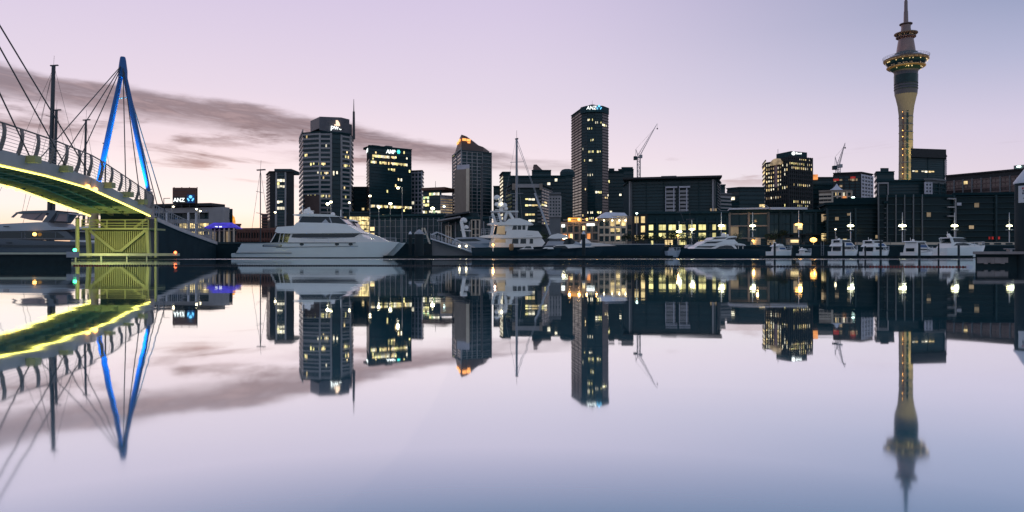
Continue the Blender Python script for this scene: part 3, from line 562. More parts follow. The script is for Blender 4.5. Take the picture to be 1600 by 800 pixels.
# --- long dark office with two balcony bays
D = 215
r, f = building('long_office', 'long dark glass office with overhanging roof and two white balcony bays', [(974, D + 20), (983, D + 6), (1120, D), (1125, D + 12)], 281, [None,
    dict(r=11, c=26, sp=.12, sm='navy_wall', py=336, pt=283, lit={9: [(.93, 1)]}, kinds=('lit_dim',), bays=5, pw=.2, rnd=.004),
    dict(r=11, c=2, sp=.4, sm='concrete_mid', py=336, merge=False)], back=25, wall='navy_wall', k=2)
fr = f[1]; z = fr.z1
rbox(r, fr, 'roof_overhang', 'brown_dark', -.07, 1.05, z + .5, z + 1.1, -14, 3.0)
for a, bb_, py in ((.37, .55, 270), (.10, .78, 274.5), (.33, .62, 272)): rbox(r, fr, 'roof_plant', 'concrete_mid', a, bb_, z + 1.1, Z(py, D), -13, -5)
for q, u in enumerate((.0, .945)): rbox(r, fr, 'stair_tower', 'concrete_light', u, u + .018, GZ, z, .5, 1.5); rbox(r, fr, 'stair_tower', 'concrete_mid', u + .026, u + .036, GZ, z, .5, 1.2)
for bx, u0, u1, pr in ((0, .42, .535, .51), (1, .575, .68, .655)):
    for q in range(7):
        za = Z(297 + q * 5.9, D); rbox(r, fr, 'balcony_front', 'concrete_light', u0, u1, za - .62, za + .05, 1.2, 1.45); rbox(r, fr, 'balcony_floor', 'concrete_mid', u0, u1, za - .75, za - .63, .1, 1.4)
    rbox(r, fr, 'balcony_post', 'white_wall', u0, u0 + .008, Z(333, D), Z(292, D), 1.0, 1.6); rbox(r, fr, 'balcony_post', 'white_wall', pr, pr + .012, Z(333, D), Z(291, D), 1.0, 1.6)
    rbox(r, fr, 'balcony_canopy', 'white_wall', u0, u1 + .02, Z(293, D), Z(290.5, D), .4, 1.8)
building('grey_banded_block', 'small grey banded block at the right end of the long office', [(1121, 235), (1142, 238)], 303, [dict(r=5, c=4, sp=.5, sm='concrete_light', py=336)], back=15, wall='concrete_mid')
building('dark_plant_block', 'dark square block with one white light above the grey banded block', [(1119, 262), (1133, 262)], 290, [dict(r=6, c=3, sp=.2, sm='navy_wall', lit={1: [(.3, .7)]}, kinds=('lit_pale',))], back=15, wall='navy_wall')
building('rear_office', 'wide dark low office between the long office and the lit corner tower', [(1136, 262), (1155, 258), (1195, 258)], 294, [dict(r=6, c=3, sp=.3, sm='concrete_dark', lit={1: [(0, .5)]}, kinds=('lit_pale',)), dict(r=7, c=9, sp=.3, sm='concrete_dark', lit={3: [(.8, .95)]})], back=25, wall='concrete_dark', k=1)
# --- lit corner tower with arched gable
D = 285
r, f = building('arched_gable_tower', 'dark stone tower with rows of lit windows and a pale arched gable', [(1192, 306), (1197, D + 8), (1222, D), (1232, D - 3), (1268.5, D + 4)], 252, [
    dict(r=14, c=1, sp=.4, sm='brown_stone', py=345, pt=254, gm='glass_dark', lit={q: [(0, 1)] for q in (0, 1, 2, 3, 4, 6)}),
    dict(r=14, c=7, sp=.42, sm='brown_dark', py=345, pt=254, bays=7, pw=.5, merge=False, lit={0: [(0, .55), (.85, 1)], 1: [(0, .5), (.7, 1)], 2: [(0, .5), (.7, 1)], 3: [(0, .5), (.7, 1)], 4: [(0, .5), (.7, 1)], 5: [(0, .5), (.7, 1)], 6: [(0, .5), (.7, 1)], 8: [(0, 1)], 13: [(.6, 1)]}, kinds=('lit_pale', 'lit_pale', 'lit_warm', 'lit_dim'), p=.9),
    dict(r=14, c=3, sp=.42, sm='brown_dark', py=345, pt=248, bays=3, pw=.5, merge=False, lit={1: [(0, 1)], 2: [(0, 1)], 3: [(.3, .7)], 6: [(0, 1)], 10: [(.3, 1)]}, p=.8),
    dict(r=15, c=12, sp=.42, sm='brown_dark', py=345, pt=247, bays=12, pw=.5, merge=False, lit={0: [(.3, .75), (.85, 1)], 1: [(0, 1)], 2: [(.1, .8), (.9, 1)], 6: [(.2, .95)], 10: [(.1, .95)], 11: [(.3, .8)], 13: [(.5, .9)]}, p=.85, kinds=('lit_warm', 'lit_pale', 'lit_yellow'))], back=28, wall='brown_dark', k=2)
crownbox(r, f[0], [(1213, D + 9), (1236, D + .5), (1261, D + 4.5)], 254, 236, 'navy_wall', 'roof_block', 20, 1)
crownbox(r, f[0], [(1232, D + 4), (1268, D + 8)], 253, 247, 'navy_wall', 'upper_floor', 16, 0)
fr = f[1]
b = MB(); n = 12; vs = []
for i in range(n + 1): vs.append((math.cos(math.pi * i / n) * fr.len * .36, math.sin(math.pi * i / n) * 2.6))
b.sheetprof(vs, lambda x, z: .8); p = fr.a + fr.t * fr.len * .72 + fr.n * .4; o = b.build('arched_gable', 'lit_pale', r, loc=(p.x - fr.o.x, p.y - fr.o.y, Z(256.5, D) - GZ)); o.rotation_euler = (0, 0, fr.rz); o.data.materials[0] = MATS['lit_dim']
rbox(r, fr, 'stair_window', 'glass_pink', .60, .76, Z(292, D), Z(257, D), .4, .55)
fr = f[3]; p = fr.a + fr.t * fr.len * .26 + fr.n * -1.0
b = MB().lathe([(.0, -.15), (.75, -.15), (.75, .15), (.0, .15)], n=14); b.v = [(q[0], q[2], q[1]) for q in b.v]; b.build('emblem', 'sign_lit_white', r, loc=(p.x - fr.o.x, p.y - .9 - fr.o.y, Z(240.3, D) - GZ))
x = p.x - fr.o.x + 1.1
for w_, h_ in ((.42, .85), (.34, .5), (.36, .5), (.34, .5), (.38, .58)): MB().box(x, x + w_, -.1, .1, 0, h_).build('sign_letter', 'sign_lit_white', r, loc=(0, p.y - .9 - fr.o.y, Z(241.6, D) - GZ)); x += w_ + .1
MB().tube((W(1236, D) - f[0].o.x, 8, Z(236, D) - GZ), (W(1236, D) - f[0].o.x, 8, Z(225, D) - GZ), .08).build('antenna', 'steel_dark', r)
# --- right hand mid distance
r, f = building('flat_rear_block', 'flat dark block with a glowing orange roof box behind the lit tower', [(1266, 330), (1305, 330)], 278, [dict(r=9, c=8, sp=.25, sm='navy_wall', lit={3: [(.55, .7)]}, kinds=('lit_pale',))], back=25, wall='concrete_dark')
crownbox(r, f[0], [(1268, 322), (1278, 322)], 279, 272.5, 'lit_orange', 'lit_roof_box', 6)
r, f = building('gabled_house', 'beige house with pointed white roof and lit upper windows', [(1280, 232), (1300, 230), (1330, 230)], 299, [dict(r=3, c=3, sp=.5, sm='cream', py=322, gm='brown_dark', merge=False), dict(r=2, c=6, sp=.25, sm='cream', py=314, pt=300, bays=4, pw=.5, pm='cream', lit={0: [(0, .7)]}, kinds=('lit_warm', 'lit_pale'), merge=False)], back=14, wall='concrete_warm', k=1)
MB().lathe([(3.0, 0), (1.6, .7), (.7, 1.5), (.08, 2.4)], (W(1311, 231) - f[0].o.x, 2, f[0].z1 - GZ + .4), 4).build('pointed_roof', 'roof_white', r)
rbox(r, f[1], 'red_banner', 'lit_orange', .52, .68, Z(316, 230), Z(307, 230), .6, .9)
r, f = building('red_lit_tower', 'dark apartment tower with red lit balconies and pale studded end', [(1302, 300), (1345, 296), (1363, 304)], 270, [dict(r=12, c=9, sp=.2, sm='brown_dark', py=330, bays=5, pw=.3, lit={1: [(0, .3), (.6, .85)], 3: [(.1, .3)]}, kinds=('lit_dim',), p=.6), dict(r=10, c=4, sp=.5, sm='white_wall', py=330, bays=4, pw=.6, pm='white_wall', merge=False)], back=20, wall='brown_dark', k=1)
for u0, u1, py in ((.0, .2, 282), (.62, .8, 279.5)): rbox(r, f[0], 'red_balcony', 'lit_red', u0, u1, Z(py, 298), Z(py - 3, 298), .5, .9) if 'lit_red' in MATS else (emat('lit_red', (1, .06, .05), .35, .8), rbox(r, f[0], 'red_balcony', 'lit_red', u0, u1, Z(py, 298), Z(py - 3, 298), .5, .9))
r, f = building('stepped_dark_tower', 'dark tower with stepped top left of the viewing tower', [(1367, 372), (1370, 360), (1397, 360)], 269, [dict(r=8, c=1, sp=.4, sm='brown_dark', gm='glass_pink'), dict(r=9, c=6, sp=.25, sm='navy_wall', rnd=.01)], back=20, wall='navy_wall', k=1)  # pink dawn light put into the glass colour of the left edge
crownbox(r, f[0], [(1375.5, 362), (1388.5, 362)], 270, 262.5, 'concrete_dark', 'plant_room', 10)
D = 520
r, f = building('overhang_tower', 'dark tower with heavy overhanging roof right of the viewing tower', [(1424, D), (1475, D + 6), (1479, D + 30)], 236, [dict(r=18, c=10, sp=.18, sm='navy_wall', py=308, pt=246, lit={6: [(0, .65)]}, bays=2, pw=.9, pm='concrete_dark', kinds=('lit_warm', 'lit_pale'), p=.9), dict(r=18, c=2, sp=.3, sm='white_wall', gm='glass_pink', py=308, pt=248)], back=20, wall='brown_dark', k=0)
crownbox(r, f[0], [(1423, D - 3), (1478.5, D + 3)], 247, 233.5, 'brown_dark', 'roof_overhang', 30, 1)
r, f = building('framed_block', 'dark glass block with pale corner frame below the viewing tower', [(1370, 205), (1446, 202)], 284, [dict(r=5, c=14, sp=.2, sm='navy_wall', py=312)], back=20, wall='navy_wall')
for u in (.0, .2): rbox(r, f[0], 'frame_post', 'concrete_light', u + .01, u + .03, Z(312, 204), Z(285, 204), .35, .8)
rbox(r, f[0], 'frame_beam', 'concrete_light', .0, .23, Z(287.5, 204), Z(285, 204), .36, .85)
building('studded_block', 'pale studded concrete block joined to dark glass below the overhang tower', [(1445, 200), (1455, 200), (1476, 204)], 281, [dict(r=5, c=2, sp=.45, sm='white_wall', bays=2, pw=.4, pm='white_wall', py=312, merge=False), dict(r=4, c=4, sp=.15, sm='concrete_dark', bays=2, pw=.3, py=312)], back=15, wall='concrete_mid')
r, f = building('apartment_block', 'long brown apartment block with rows of balconies at the right edge', [(1478, 222), (1660, 196)], 276, [dict(r=4, c=24, sp=.3, sm='brown_stone', py=306, pt=277.5, bays=12, pw=.35, pm='concrete_mid', gm='glass_warm', lit={0: [(.18, .22)], 3: [(.17, .21)]}, kinds=('lit_warm',), p=1, merge=False)], back=14, wall='brown_dark', k=0)
rbox(r, f[0], 'lift_housing', 'concrete_mid', .60, .9, f[0].z1, f[0].z1 + 1.6, -8, -1)
for u in (.63, .71): rbox(r, f[0], 'roof_light', 'lamp_cyan', u, u + .03, f[0].z1 + 1.0, f[0].z1 + 1.3, -.9, -.6)
# --- viewing tower
D = 860.0; sc = D / F; cx = 1415.5
t = thing('viewing_tower', 'very tall floodlit concrete tower with round observation decks and mast', 'tower', (W(cx, D), D, GZ))
def tz(py): return Z(py, D) - GZ
def lath(name, m_, pr, n=28, smooth=True): return MB().lathe([(rr * sc, tz(py)) for rr, py in pr], n=n).build(name, m_, t, smooth)
lath('shaft', 'tower_conc', [(14, 396), (12, 330), (10.3, 290), (9.8, 250), (9.6, 200), (10.0, 180), (11.5, 166), (14.2, 153), (15.6, 148)])
lath('upper_shaft', 'screen', [(15.7, 148), (16.2, 140), (16.4, 131)]); lath('dark_band', 'glass_dark', [(16.7, 131), (16.9, 118)]); lath('neck', 'screen', [(16.3, 118), (16.6, 113), (18, 111)])
for py in (140, 136, 132): lath('shaft_ring', 'concrete_dark', [(16.6, py + .5), (16.8, py - .5)])
lath('lower_deck', 'glass_dark', [(18, 111), (22, 108), (24, 106)]); lath('lower_ring', 'bronze', [(25, 107), (27, 105.4), (27, 104.4), (25, 104)])
lath('main_deck', 'glass_dark', [(24, 104), (28, 99), (29, 96)]); lath('main_ring', 'bronze', [(30, 96.4), (31.5, 94.6), (31.5, 92.6), (29.5, 91.8)])
lath('upper_deck', 'glass_mid', [(29, 91.8), (24, 88.5), (17, 86.5), (16, 83)])
lath('cone', 'tower_steel', [(13.5, 83), (13, 78), (11, 64), (10.2, 60)]); lath('cone_ring', 'brown_stone', [(11, 61), (14, 59), (14, 57.5), (11, 57)]); lath('cone_deck', 'glass_dark', [(11, 57), (13.5, 55)]); lath('cone_ring', 'bronze', [(14, 55.4), (16.6, 53.4), (16.4, 52), (9, 51)])
lath('upper_cone', 'tower_steel', [(7.6, 51), (6.6, 44), (7, 39)]); lath('top_ring', 'brown_stone', [(7.5, 39.5), (9.2, 38.4), (9, 37), (5, 36.5)])
lath('mast', 'tower_steel', [(3.4, 37), (3.0, 18), (2.6, 17), (2.4, 2), (1.6, 0), (1.2, -14)], 12)
b = MB()
for k in range(40):
    a = 2 * math.pi * k / 40; c_, s_ = math.cos(a), math.sin(a); b.tube((31 * sc * c_, 31 * sc * s_, tz(92.5)), (32.2 * sc * c_, 32.2 * sc * s_, tz(88.8)), .12, n=4)
for rr, py in ((32.2, 88.8), (31.6, 90.6)):
    for k in range(40): a0, a1 = 2 * math.pi * k / 40, 2 * math.pi * (k + 1) / 40; b.tube((rr * sc * math.cos(a0), rr * sc * math.sin(a0), tz(py)), (rr * sc * math.cos(a1), rr * sc * math.sin(a1), tz(py)), .16, n=4)
b.build('deck_railing', 'steel_grey', t)
for rr, py, n, hh, m_, pr in ((29.4, 98, 40, 1.0, 'lit_warm', .22), (26.2, 103, 36, .7, 'lit_dim', .4), (22.6, 108.4, 30, 1.2, 'lit_warm', .4), (12.6, 56, 16, .7, 'lit_dim', .5), (31.6, 95.2, 44, .4, 'lit_dim', .8), (27.1, 105.2, 40, .4, 'lit_dim', .8)):
    for k in range(n):
        a = -math.pi + math.pi * (k + .5) / n
        if random.random() < pr: ubox('deck_light', m_, t, (rr * sc * math.cos(a), rr * sc * math.sin(a), tz(py)), (.4, 1.0, hh), a)
for py in range(172, 306, 12): rr_ = 10.0 if py < 210 else 9.8 + max(0, py - 250) * .012; MB().lathe([(rr_ * sc + .02, -.25), (rr_ * sc + .22, -.2), (rr_ * sc + .22, .2), (rr_ * sc + .02, .25)], (0, 0, tz(py)), 28).build('shaft_joint', 'concrete_mid', t)
for k in range(13): # dark recessed window slots down the shaft
    py = 172 + k * 9.6; rr = 10.0 * sc
    for ang, m_, w_ in ((R(-108), 'glass_dark', 2.2), (R(-140), 'brown_stone', 1.7)): ubox('shaft_window', m_, t, (rr * math.cos(ang), rr * math.sin(ang), tz(py)), (.9, w_, 5.6), ang)
    ang = R(-146)
    if k % 3 != 2: ubox('shaft_lamp', 'lamp_amber', t, (rr * 1.01 * math.cos(ang), rr * 1.01 * math.sin(ang), tz(py + 4)), (.6, .5, .8), ang)
for px_, py_, tgt, en, cl in ((1402, 300, (1416, 255), 4.2e5, (1, .70, .18)), (1433, 296, (1417, 235), 5.0e5, (1, .74, .22)), (1424, 270, (1416, 160), 1.0e5, (1, .70, .2))):
    loc = Vector(((px_ - cx) * sc, -28, tz(py_) if py_ < 290 else 34)); lamp('SPOT', 'floodlight', t, loc, en, cl, 1.0, aim(loc, ((tgt[0] - cx) * sc, -4, tz(tgt[1]))), R(80), .8)
for sg in (-1, 1):
    loc = Vector((sg * 18, -22, tz(88))); lamp('SPOT', 'deck_floodlight', t, loc, 5e3, (1, .6, .45), 1.0, aim(loc, (sg * 3, 0, tz(60))), R(60), .8)

# ================================================================ waterfront row
r, f = building('gold_lit_hall', 'golden lit glass hall behind the catamaran', [(538, 205), (592, 205)], 333, [dict(r=4, c=14, sp=.12, sm='concrete_dark', py=366, lit={q: [(0, 1)] for q in range(4)}, kinds=('lit_gold',), p=.95)], back=20, wall='concrete_dark')
r, f = building('glass_pavilion', 'dark gridded glass building behind the gangway', [(578, 172), (695, 165)], 339, [dict(r=4, c=14, sp=.04, sm='steel_grey', py=384, bays=14, pw=.14, pm='steel_grey', out=.14, gm='glass_dark', lit={2: [(.0, .06)], 1: [(.03, .06)]}, merge=False, kinds=('lit_warm',))], back=20, wall='navy_wall')
r, f = building('framed_restaurant', 'dark restaurant with sloping roofs and pale square window frames', [(691, 150), (768, 146)], 343, [dict(r=3, c=7, sp=.06, sm='steel_dark', py=384, bays=7, pw=.18, pm='steel_grey', merge=False)], back=16, wall='navy_wall')
fr = f[0]
for u0, u1, pa, pb in ((.10, .2, 352, 380), (.62, .78, 344, 380)):
    for q in (u0, (u0 + u1) / 2, u1): rbox(r, fr, 'window_frame', 'cream', q - .012, q + .012, Z(pb, 148), Z(pa, 148), .3, .6)
    for py in (pa, (pa + pb) / 2 - 4, (pa + pb) / 2 + 5): rbox(r, fr, 'window_frame', 'cream', u0, u1, Z(py + .8, 148), Z(py - .5, 148), .31, .57)
b = MB(); b.bar((-fr.len * .52, -1.2, Z(346, 148) - GZ), (-fr.len * .1, -1.2, Z(340, 148) - GZ), 4, .3); b.build('roof_edge', 'concrete_light', r)
b = MB(); b.bar((-fr.len * .42, 4, Z(338, 148) - GZ), (fr.len * .05, 4, Z(331, 148) - GZ), 8, .35); b.build('upper_roof', 'steel_dark', r)
MB().box(-fr.len * .15, fr.len * .2, 3, 9, Z(343, 148) - GZ, Z(331, 148) - GZ).build('roof_room', 'concrete_dark', r)
MB().tube((-2.6, 2, Z(345, 148) - GZ), (-2.6, 2, Z(334, 148) - GZ), 1.0, n=10).build('roof_tank', 'navy_wall', r)
# cream lit building
r, f = building('cream_arcade', 'warm lit cream building with three rows of openings', [(936, 152), (979, 150)], 341, [dict(r=3, c=5, sp=.3, sm='cream', pm='cream', bays=5, pw=.3, py=379, pt=343, gm='glass_dark', merge=False, lit={0: [(.2, 1)], 1: [(.5, .8)], 2: [(.55, 1)]}, kinds=('lit_gold', 'lit_warm'), p=.75)], back=14, wall='cream')
rbox(r, f[0], 'side_block', 'concrete_warm', 1.0, 1.26, GZ, Z(338, 151), -8, -.2)
for q in range(3): rbox(r, f[0], 'window', 'glass_dark', 1.04, 1.16, Z(358 + 9.5 * q, 151), Z(351.5 + 9.5 * q, 151), -.25, -.1)
MB().add([(-3.4, -1, Z(341, 151) - GZ), (3.6, -1, Z(341, 151) - GZ), (3.6, 9, Z(341, 151) - GZ), (-3.4, 9, Z(341, 151) - GZ), (-1.4, 1, Z(331, 151) - GZ), (2.8, 1, Z(332, 151) - GZ), (2.8, 8, Z(332, 151) - GZ), (-1.4, 8, Z(331, 151) - GZ)],
         [(0, 3, 2, 1), (4, 5, 6, 7), (0, 1, 5, 4), (1, 2, 6, 5), (2, 3, 7, 6), (3, 0, 4, 7)]).build('hipped_roof', 'roof_white', r)
for u in (.15, .45, .7, .92): lamp('POINT', 'wall_light', r, (f[0].len * (u - .5), -1.5, Z(345, 151) - GZ), 55, (1, .72, .34), .15); MB().ball((f[0].len * (u - .5), -1.5, Z(345, 151) - GZ), .16, 6).build('wall_lamp', 'lamp_small', r)
r, f = building('cafe_terrace', 'low cream cafe wing with orange lamps on its roof terrace', [(878, 156), (936, 152)], 350, [dict(r=2, c=9, sp=.2, sm='concrete_warm', pm='concrete_warm', bays=6, pw=.4, py=376, pt=352, gm='glass_dark', lit={0: [(.6, .72)], 1: [(.05, .3), (.7, .9)]}, kinds=('lit_warm', 'lit_orange'), merge=False)], back=12, wall='concrete_warm')
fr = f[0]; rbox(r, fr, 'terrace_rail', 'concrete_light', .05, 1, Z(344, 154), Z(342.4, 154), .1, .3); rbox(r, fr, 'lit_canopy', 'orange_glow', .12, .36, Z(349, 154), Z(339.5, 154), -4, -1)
rbox(r, fr, 'lit_sign', 'sign_lit_white', .70, .90, Z(353.4, 154), Z(349.8, 154), .4, .7); rbox(r, fr, 'lit_sign', 'sign_lit_white', .02, .1, Z(354.8, 154), Z(350.2, 154), .4, .7)
for u in (.22, .46, .66, .9): MB().ball((fr.len * (u - .5), -.6, Z(343, 154) - GZ), .28, 8).build('terrace_lamp', 'lamp_amber', r); lamp('POINT', 'terrace_light', r, (fr.len * (u - .5), -1.0, Z(343, 154) - GZ), 60, (1, .6, .25), .2)
# dark building with bright yellow windows
r, f = building('yellow_window_block', 'dark waterfront block with two rows of bright yellow windows', [(990, 149), (1010, 148), (1138, 146)], 334, [
    dict(r=3, c=2, sp=.3, sm='brown_dark', py=380, pt=336, gm='glass_dark', bays=2, pw=.5, lit={0: [(0, 1)], 1: [(0, 1)], 2: [(0, 1)]}, kinds=('lit_warm', 'lit_yellow'), merge=False, p=.9), None], back=16, wall='navy_wall', k=1)
fr = f[1]
for q in range(8):
    u0 = .03 + q * .122; u1 = u0 + (.055 if q == 0 else .09); on = (.5, 1, 1, 1, 1, 1, 1, 1)[q]
    for pa, pb, k in ((351, 359.5, 0), (364, 372, 1), (376, 383, 2)):
        for h_ in range(2): rbox(r, fr, 'window', ('lit_yellow' if random.random() < (.97, .8, .35)[k] else 'glass_dark'), u0 + (u1 - u0) * (.5 * h_ + .02), u0 + (u1 - u0) * (.5 * h_ + .47), Z(pb, 147), Z(pa, 147), 0, .08)
        rbox(r, fr, 'sill', 'concrete_dark', u0 - .01, u1 + .01, Z(pb + .8, 147), Z(pb, 147), 0, .35)
for q in range(9): rbox(r, fr, 'pier', 'navy_wall', q * .122 - .005, q * .122 + .018, GZ, fr.z1 - 1, 0, .4)
for py in (347, 362, 374): rbox(r, fr, 'floor_band', 'concrete_dark', 0, 1, Z(py + 1, 147), Z(py - 1, 147), 0, .3)
# white roofed restaurant row
r, f = building('white_roof_restaurant', 'dark restaurant row under a long thin white roof edge', [(1140, 146), (1200, 144), (1292, 144)], 331, [
    dict(r=2, c=4, sp=.1, sm='concrete_warm', py=372, pt=334, bays=2, pw=.4, pm='orange_dim', gm='glass_dark', lit={1: [(0, .3)]}, kinds=('lit_dim',)) if False else dict(r=2, c=4, sp=.1, sm='concrete_warm', py=372, pt=334, bays=2, pw=.4, gm='glass_dark', lit={1: [(0, .3)]}, kinds=('lit_dim',)),
    dict(r=3, c=10, sp=.08, sm='concrete_dark', py=384, pt=334, bays=5, pw=.5, pm='concrete_dark', gm='glass_dark', rnd=.03, kinds=('lit_dim', 'lit_warm'))], back=16, wall='navy_wall', k=1)
for i, (a, bb_) in enumerate(((-.02, 1.0), (0, .62))): rbox(r, f[i], 'roof_edge', 'roof_white', a, bb_, f[i].z1 + .5 - .1 * i, f[i].z1 + .85 + .02 * i, -6, 1.4)
b = MB(); b.bar((-3, 2, f[0].z1 - GZ + .8), (-1.2, 2, f[0].z1 - GZ + 1.6), .12, .12); b.bar((-1.2, 2, f[0].z1 - GZ + 1.6), (0, 2, f[0].z1 - GZ + .8), .12, .12); b.build('roof_strut', 'steel_grey', r)
rbox(r, f[1], 'canopy', 'brown_dark', .0, .9, Z(367, 144), Z(366, 144), .3, 2.2)
lamp('POINT', 'porch_light', r, (-4.5, -2.5, Z(345, 146) - GZ), 60, (1, .6, .25), .2)
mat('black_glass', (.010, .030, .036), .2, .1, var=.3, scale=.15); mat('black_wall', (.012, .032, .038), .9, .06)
# front dark apartment block on the right
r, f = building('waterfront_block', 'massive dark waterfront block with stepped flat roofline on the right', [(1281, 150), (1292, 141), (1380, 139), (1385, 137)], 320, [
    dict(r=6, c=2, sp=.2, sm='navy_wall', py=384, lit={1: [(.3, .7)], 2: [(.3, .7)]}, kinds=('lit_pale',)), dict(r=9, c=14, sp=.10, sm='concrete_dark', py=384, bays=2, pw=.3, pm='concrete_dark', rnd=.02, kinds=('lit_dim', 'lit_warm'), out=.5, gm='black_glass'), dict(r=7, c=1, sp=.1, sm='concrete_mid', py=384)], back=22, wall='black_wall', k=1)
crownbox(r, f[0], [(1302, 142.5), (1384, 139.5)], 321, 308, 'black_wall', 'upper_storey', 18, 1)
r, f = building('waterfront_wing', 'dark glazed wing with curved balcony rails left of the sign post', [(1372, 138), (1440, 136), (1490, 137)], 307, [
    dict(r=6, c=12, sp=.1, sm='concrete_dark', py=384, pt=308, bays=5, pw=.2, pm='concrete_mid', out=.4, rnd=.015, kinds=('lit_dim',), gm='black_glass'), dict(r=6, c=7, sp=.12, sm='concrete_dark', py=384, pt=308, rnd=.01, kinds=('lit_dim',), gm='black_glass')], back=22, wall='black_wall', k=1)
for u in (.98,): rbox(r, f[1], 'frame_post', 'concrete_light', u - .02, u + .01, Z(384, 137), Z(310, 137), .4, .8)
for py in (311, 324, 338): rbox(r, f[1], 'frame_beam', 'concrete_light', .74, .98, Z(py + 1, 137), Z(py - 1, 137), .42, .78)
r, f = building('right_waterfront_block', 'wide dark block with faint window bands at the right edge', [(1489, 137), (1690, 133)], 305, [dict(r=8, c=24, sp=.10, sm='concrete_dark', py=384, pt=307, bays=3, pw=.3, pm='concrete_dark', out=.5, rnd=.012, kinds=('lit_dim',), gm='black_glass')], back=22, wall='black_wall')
rbox(r, f[0], 'roof_sign', 'white_wall', .02, .055, Z(321, 136), Z(316.5, 136), .5, .7)
for q in range(4): rbox(r, f[0], 'red_window', 'lit_red', .28 + .025 * q, .293 + .025 * q, Z(374, 136), Z(369.5, 136), .1, .2)

# ================================================================ lifting footbridge on the left
def interp(tab, d):
    for (a, *va), (b, *vb) in zip(tab, tab[1:]):
        if d <= b or (b, *vb) == tab[-1]:
            u = (d - a) / (b - a); return [p + (q - p) * u for p, q in zip(va, vb)]
DECK = [(27.0, -31.4, 4.9), (34, -32.8, 5.55), (41, -34.1, 5.85), (47.5, -35.25, 5.86), (54, -36.4, 5.66), (61, -37.6, 4.94), (67.5, -38.75, 4.25)]
HW = 3.0
def bp(d, side, dz=0.0, out=0.0): x, z = interp(DECK, d); return Vector((x + side * (HW + out), d, z + dz))
BR = thing('footbridge', 'lifting footbridge with yellow light strips and blue A-shaped pylon', 'bridge', (bp(67.5, 0).x, 67.5, 0)); BO = Vector((bp(67.5, 0).x, 67.5, 0))
def BB(b, name, m_, parent=None, smooth=False):
    b.v = [tuple(Vector(v) - BO) for v in b.v]; return b.build(name, m_, parent or BR, smooth)
ds = [27 + 1.35 * i for i in range(31)]
for lo, hi in ((27.0, 53.9), (54.1, 67.5)):
    b = MB(); st = [lo + (hi - lo) * i / 12 for i in range(13)]
    for a, c in zip(st, st[1:]):
        b.add([bp(a, -1, .42), bp(a, 1, .42), bp(c, 1, .42), bp(c, -1, .42), bp(a, -1, .56), bp(a, 1, .56), bp(c, 1, .56), bp(c, -1, .56)], [(0, 3, 2, 1), (4, 5, 6, 7), (0, 1, 5, 4), (1, 2, 6, 5), (2, 3, 7, 6), (3, 0, 4, 7)])
    BB(b, 'deck', 'deck_lit_green')
    for sd in (-1, 1):
        b = MB()
        for a, c in zip(st, st[1:]):
            ins = Vector((-sd * .16, 0, 0)); la, lc = (Vector((0, 0, .85 - .35 * min(1, max(0, (q_ - 48) / 19)))) for q_ in (a, c)); vs = [bp(a, sd, .08), bp(a, sd, .08) + ins, bp(c, sd, .08) + ins, bp(c, sd, .08), bp(a, sd, .08, .22) + la, bp(a, sd, .08) + ins + la, bp(c, sd, .08) + ins + lc, bp(c, sd, .08, .22) + lc]
            b.add(vs, [(0, 3, 2, 1), (4, 5, 6, 7), (0, 1, 5, 4), (1, 2, 6, 5), (2, 3, 7, 6), (3, 0, 4, 7)])
        BB(b, 'edge_beam', 'fascia')
        b = MB()
        for a, c in zip(st, st[1:]): b.tube(bp(a, sd, -.02, -.05), bp(c, sd, -.02, -.05), .062, n=6)
        BB(b, 'light_strip', 'led_strip')
    for u in (-.35, .35):
        b = MB()
        for a, c in zip(st, st[1:]): b.bar(bp(a, u / HW * 2.2, .22), bp(c, u / HW * 2.2, .22), .22, .4)
        BB(b, 'girder', 'deck_lit_green')
for d in ds:
    if d > 67: continue
    b = MB(); b.bar(bp(d, -1, .25, -.2), bp(d, 1, .25, -.2), .18, .46); BB(b, 'cross_beam', 'deck_lit_green')
for sd in (-1, 1):
    for i in range(21):
        d = 27.3 + i * 2.0
        b = MB(); pr = [(0.16, .55), (.30, 1.0), (.42, 1.5), (.46, 2.0), (.40, 2.45)]; k = 1.0 - max(0, (d - 54)) * .018
        for (o0, z0), (o1, z1) in zip(pr, pr[1:]): b.bar(bp(d, sd, .4 + z0 * .85 * k, o0 * k), bp(d, sd, .4 + z1 * .85 * k, o1 * k), .10, .22)
        BB(b, 'railing_post', 'rail_post')
    for j in range(8):
        b = MB(); u = j / 7; k0 = .75 + u * 1.72; o0 = .26 + .2 * math.sin(u * 2.2)
        st = [27.3 + 2.0 * i for i in range(21)]
        for a, c in zip(st, st[1:]):
            ka, kc = (1.0 - max(0, (q - 54)) * .018 for q in (a, c)); b.tube(bp(a, sd, .4 + k0 * .85 * ka, o0 * ka), bp(c, sd, .4 + k0 * .85 * kc, o0 * kc), .055 if j == 7 else .018, n=5 if j == 7 else 4)
        BB(b, 'handrail' if j == 7 else 'rail', 'rail_post' if j == 7 else 'steel_grey')
for d in (44.5, 49, 56.5, 60.5, 64):
    for sd in (-1, 1): b = MB(); b.box(-.5, .5, -.3, .3, -.22, .22); o = b.build('cable_bracket', 'yellow_lit_paint', BR); o.location = bp(d, sd, .75, .35) - BO
for sd in (-1, 1):
    for dd in (-.35, .35): o = MB().ball((0, 0, 0), .16, 8).build('navigation_lamp', 'lamp_amber', BR); o.location = bp(54 + dd * 2, sd, .05, .16) - BO
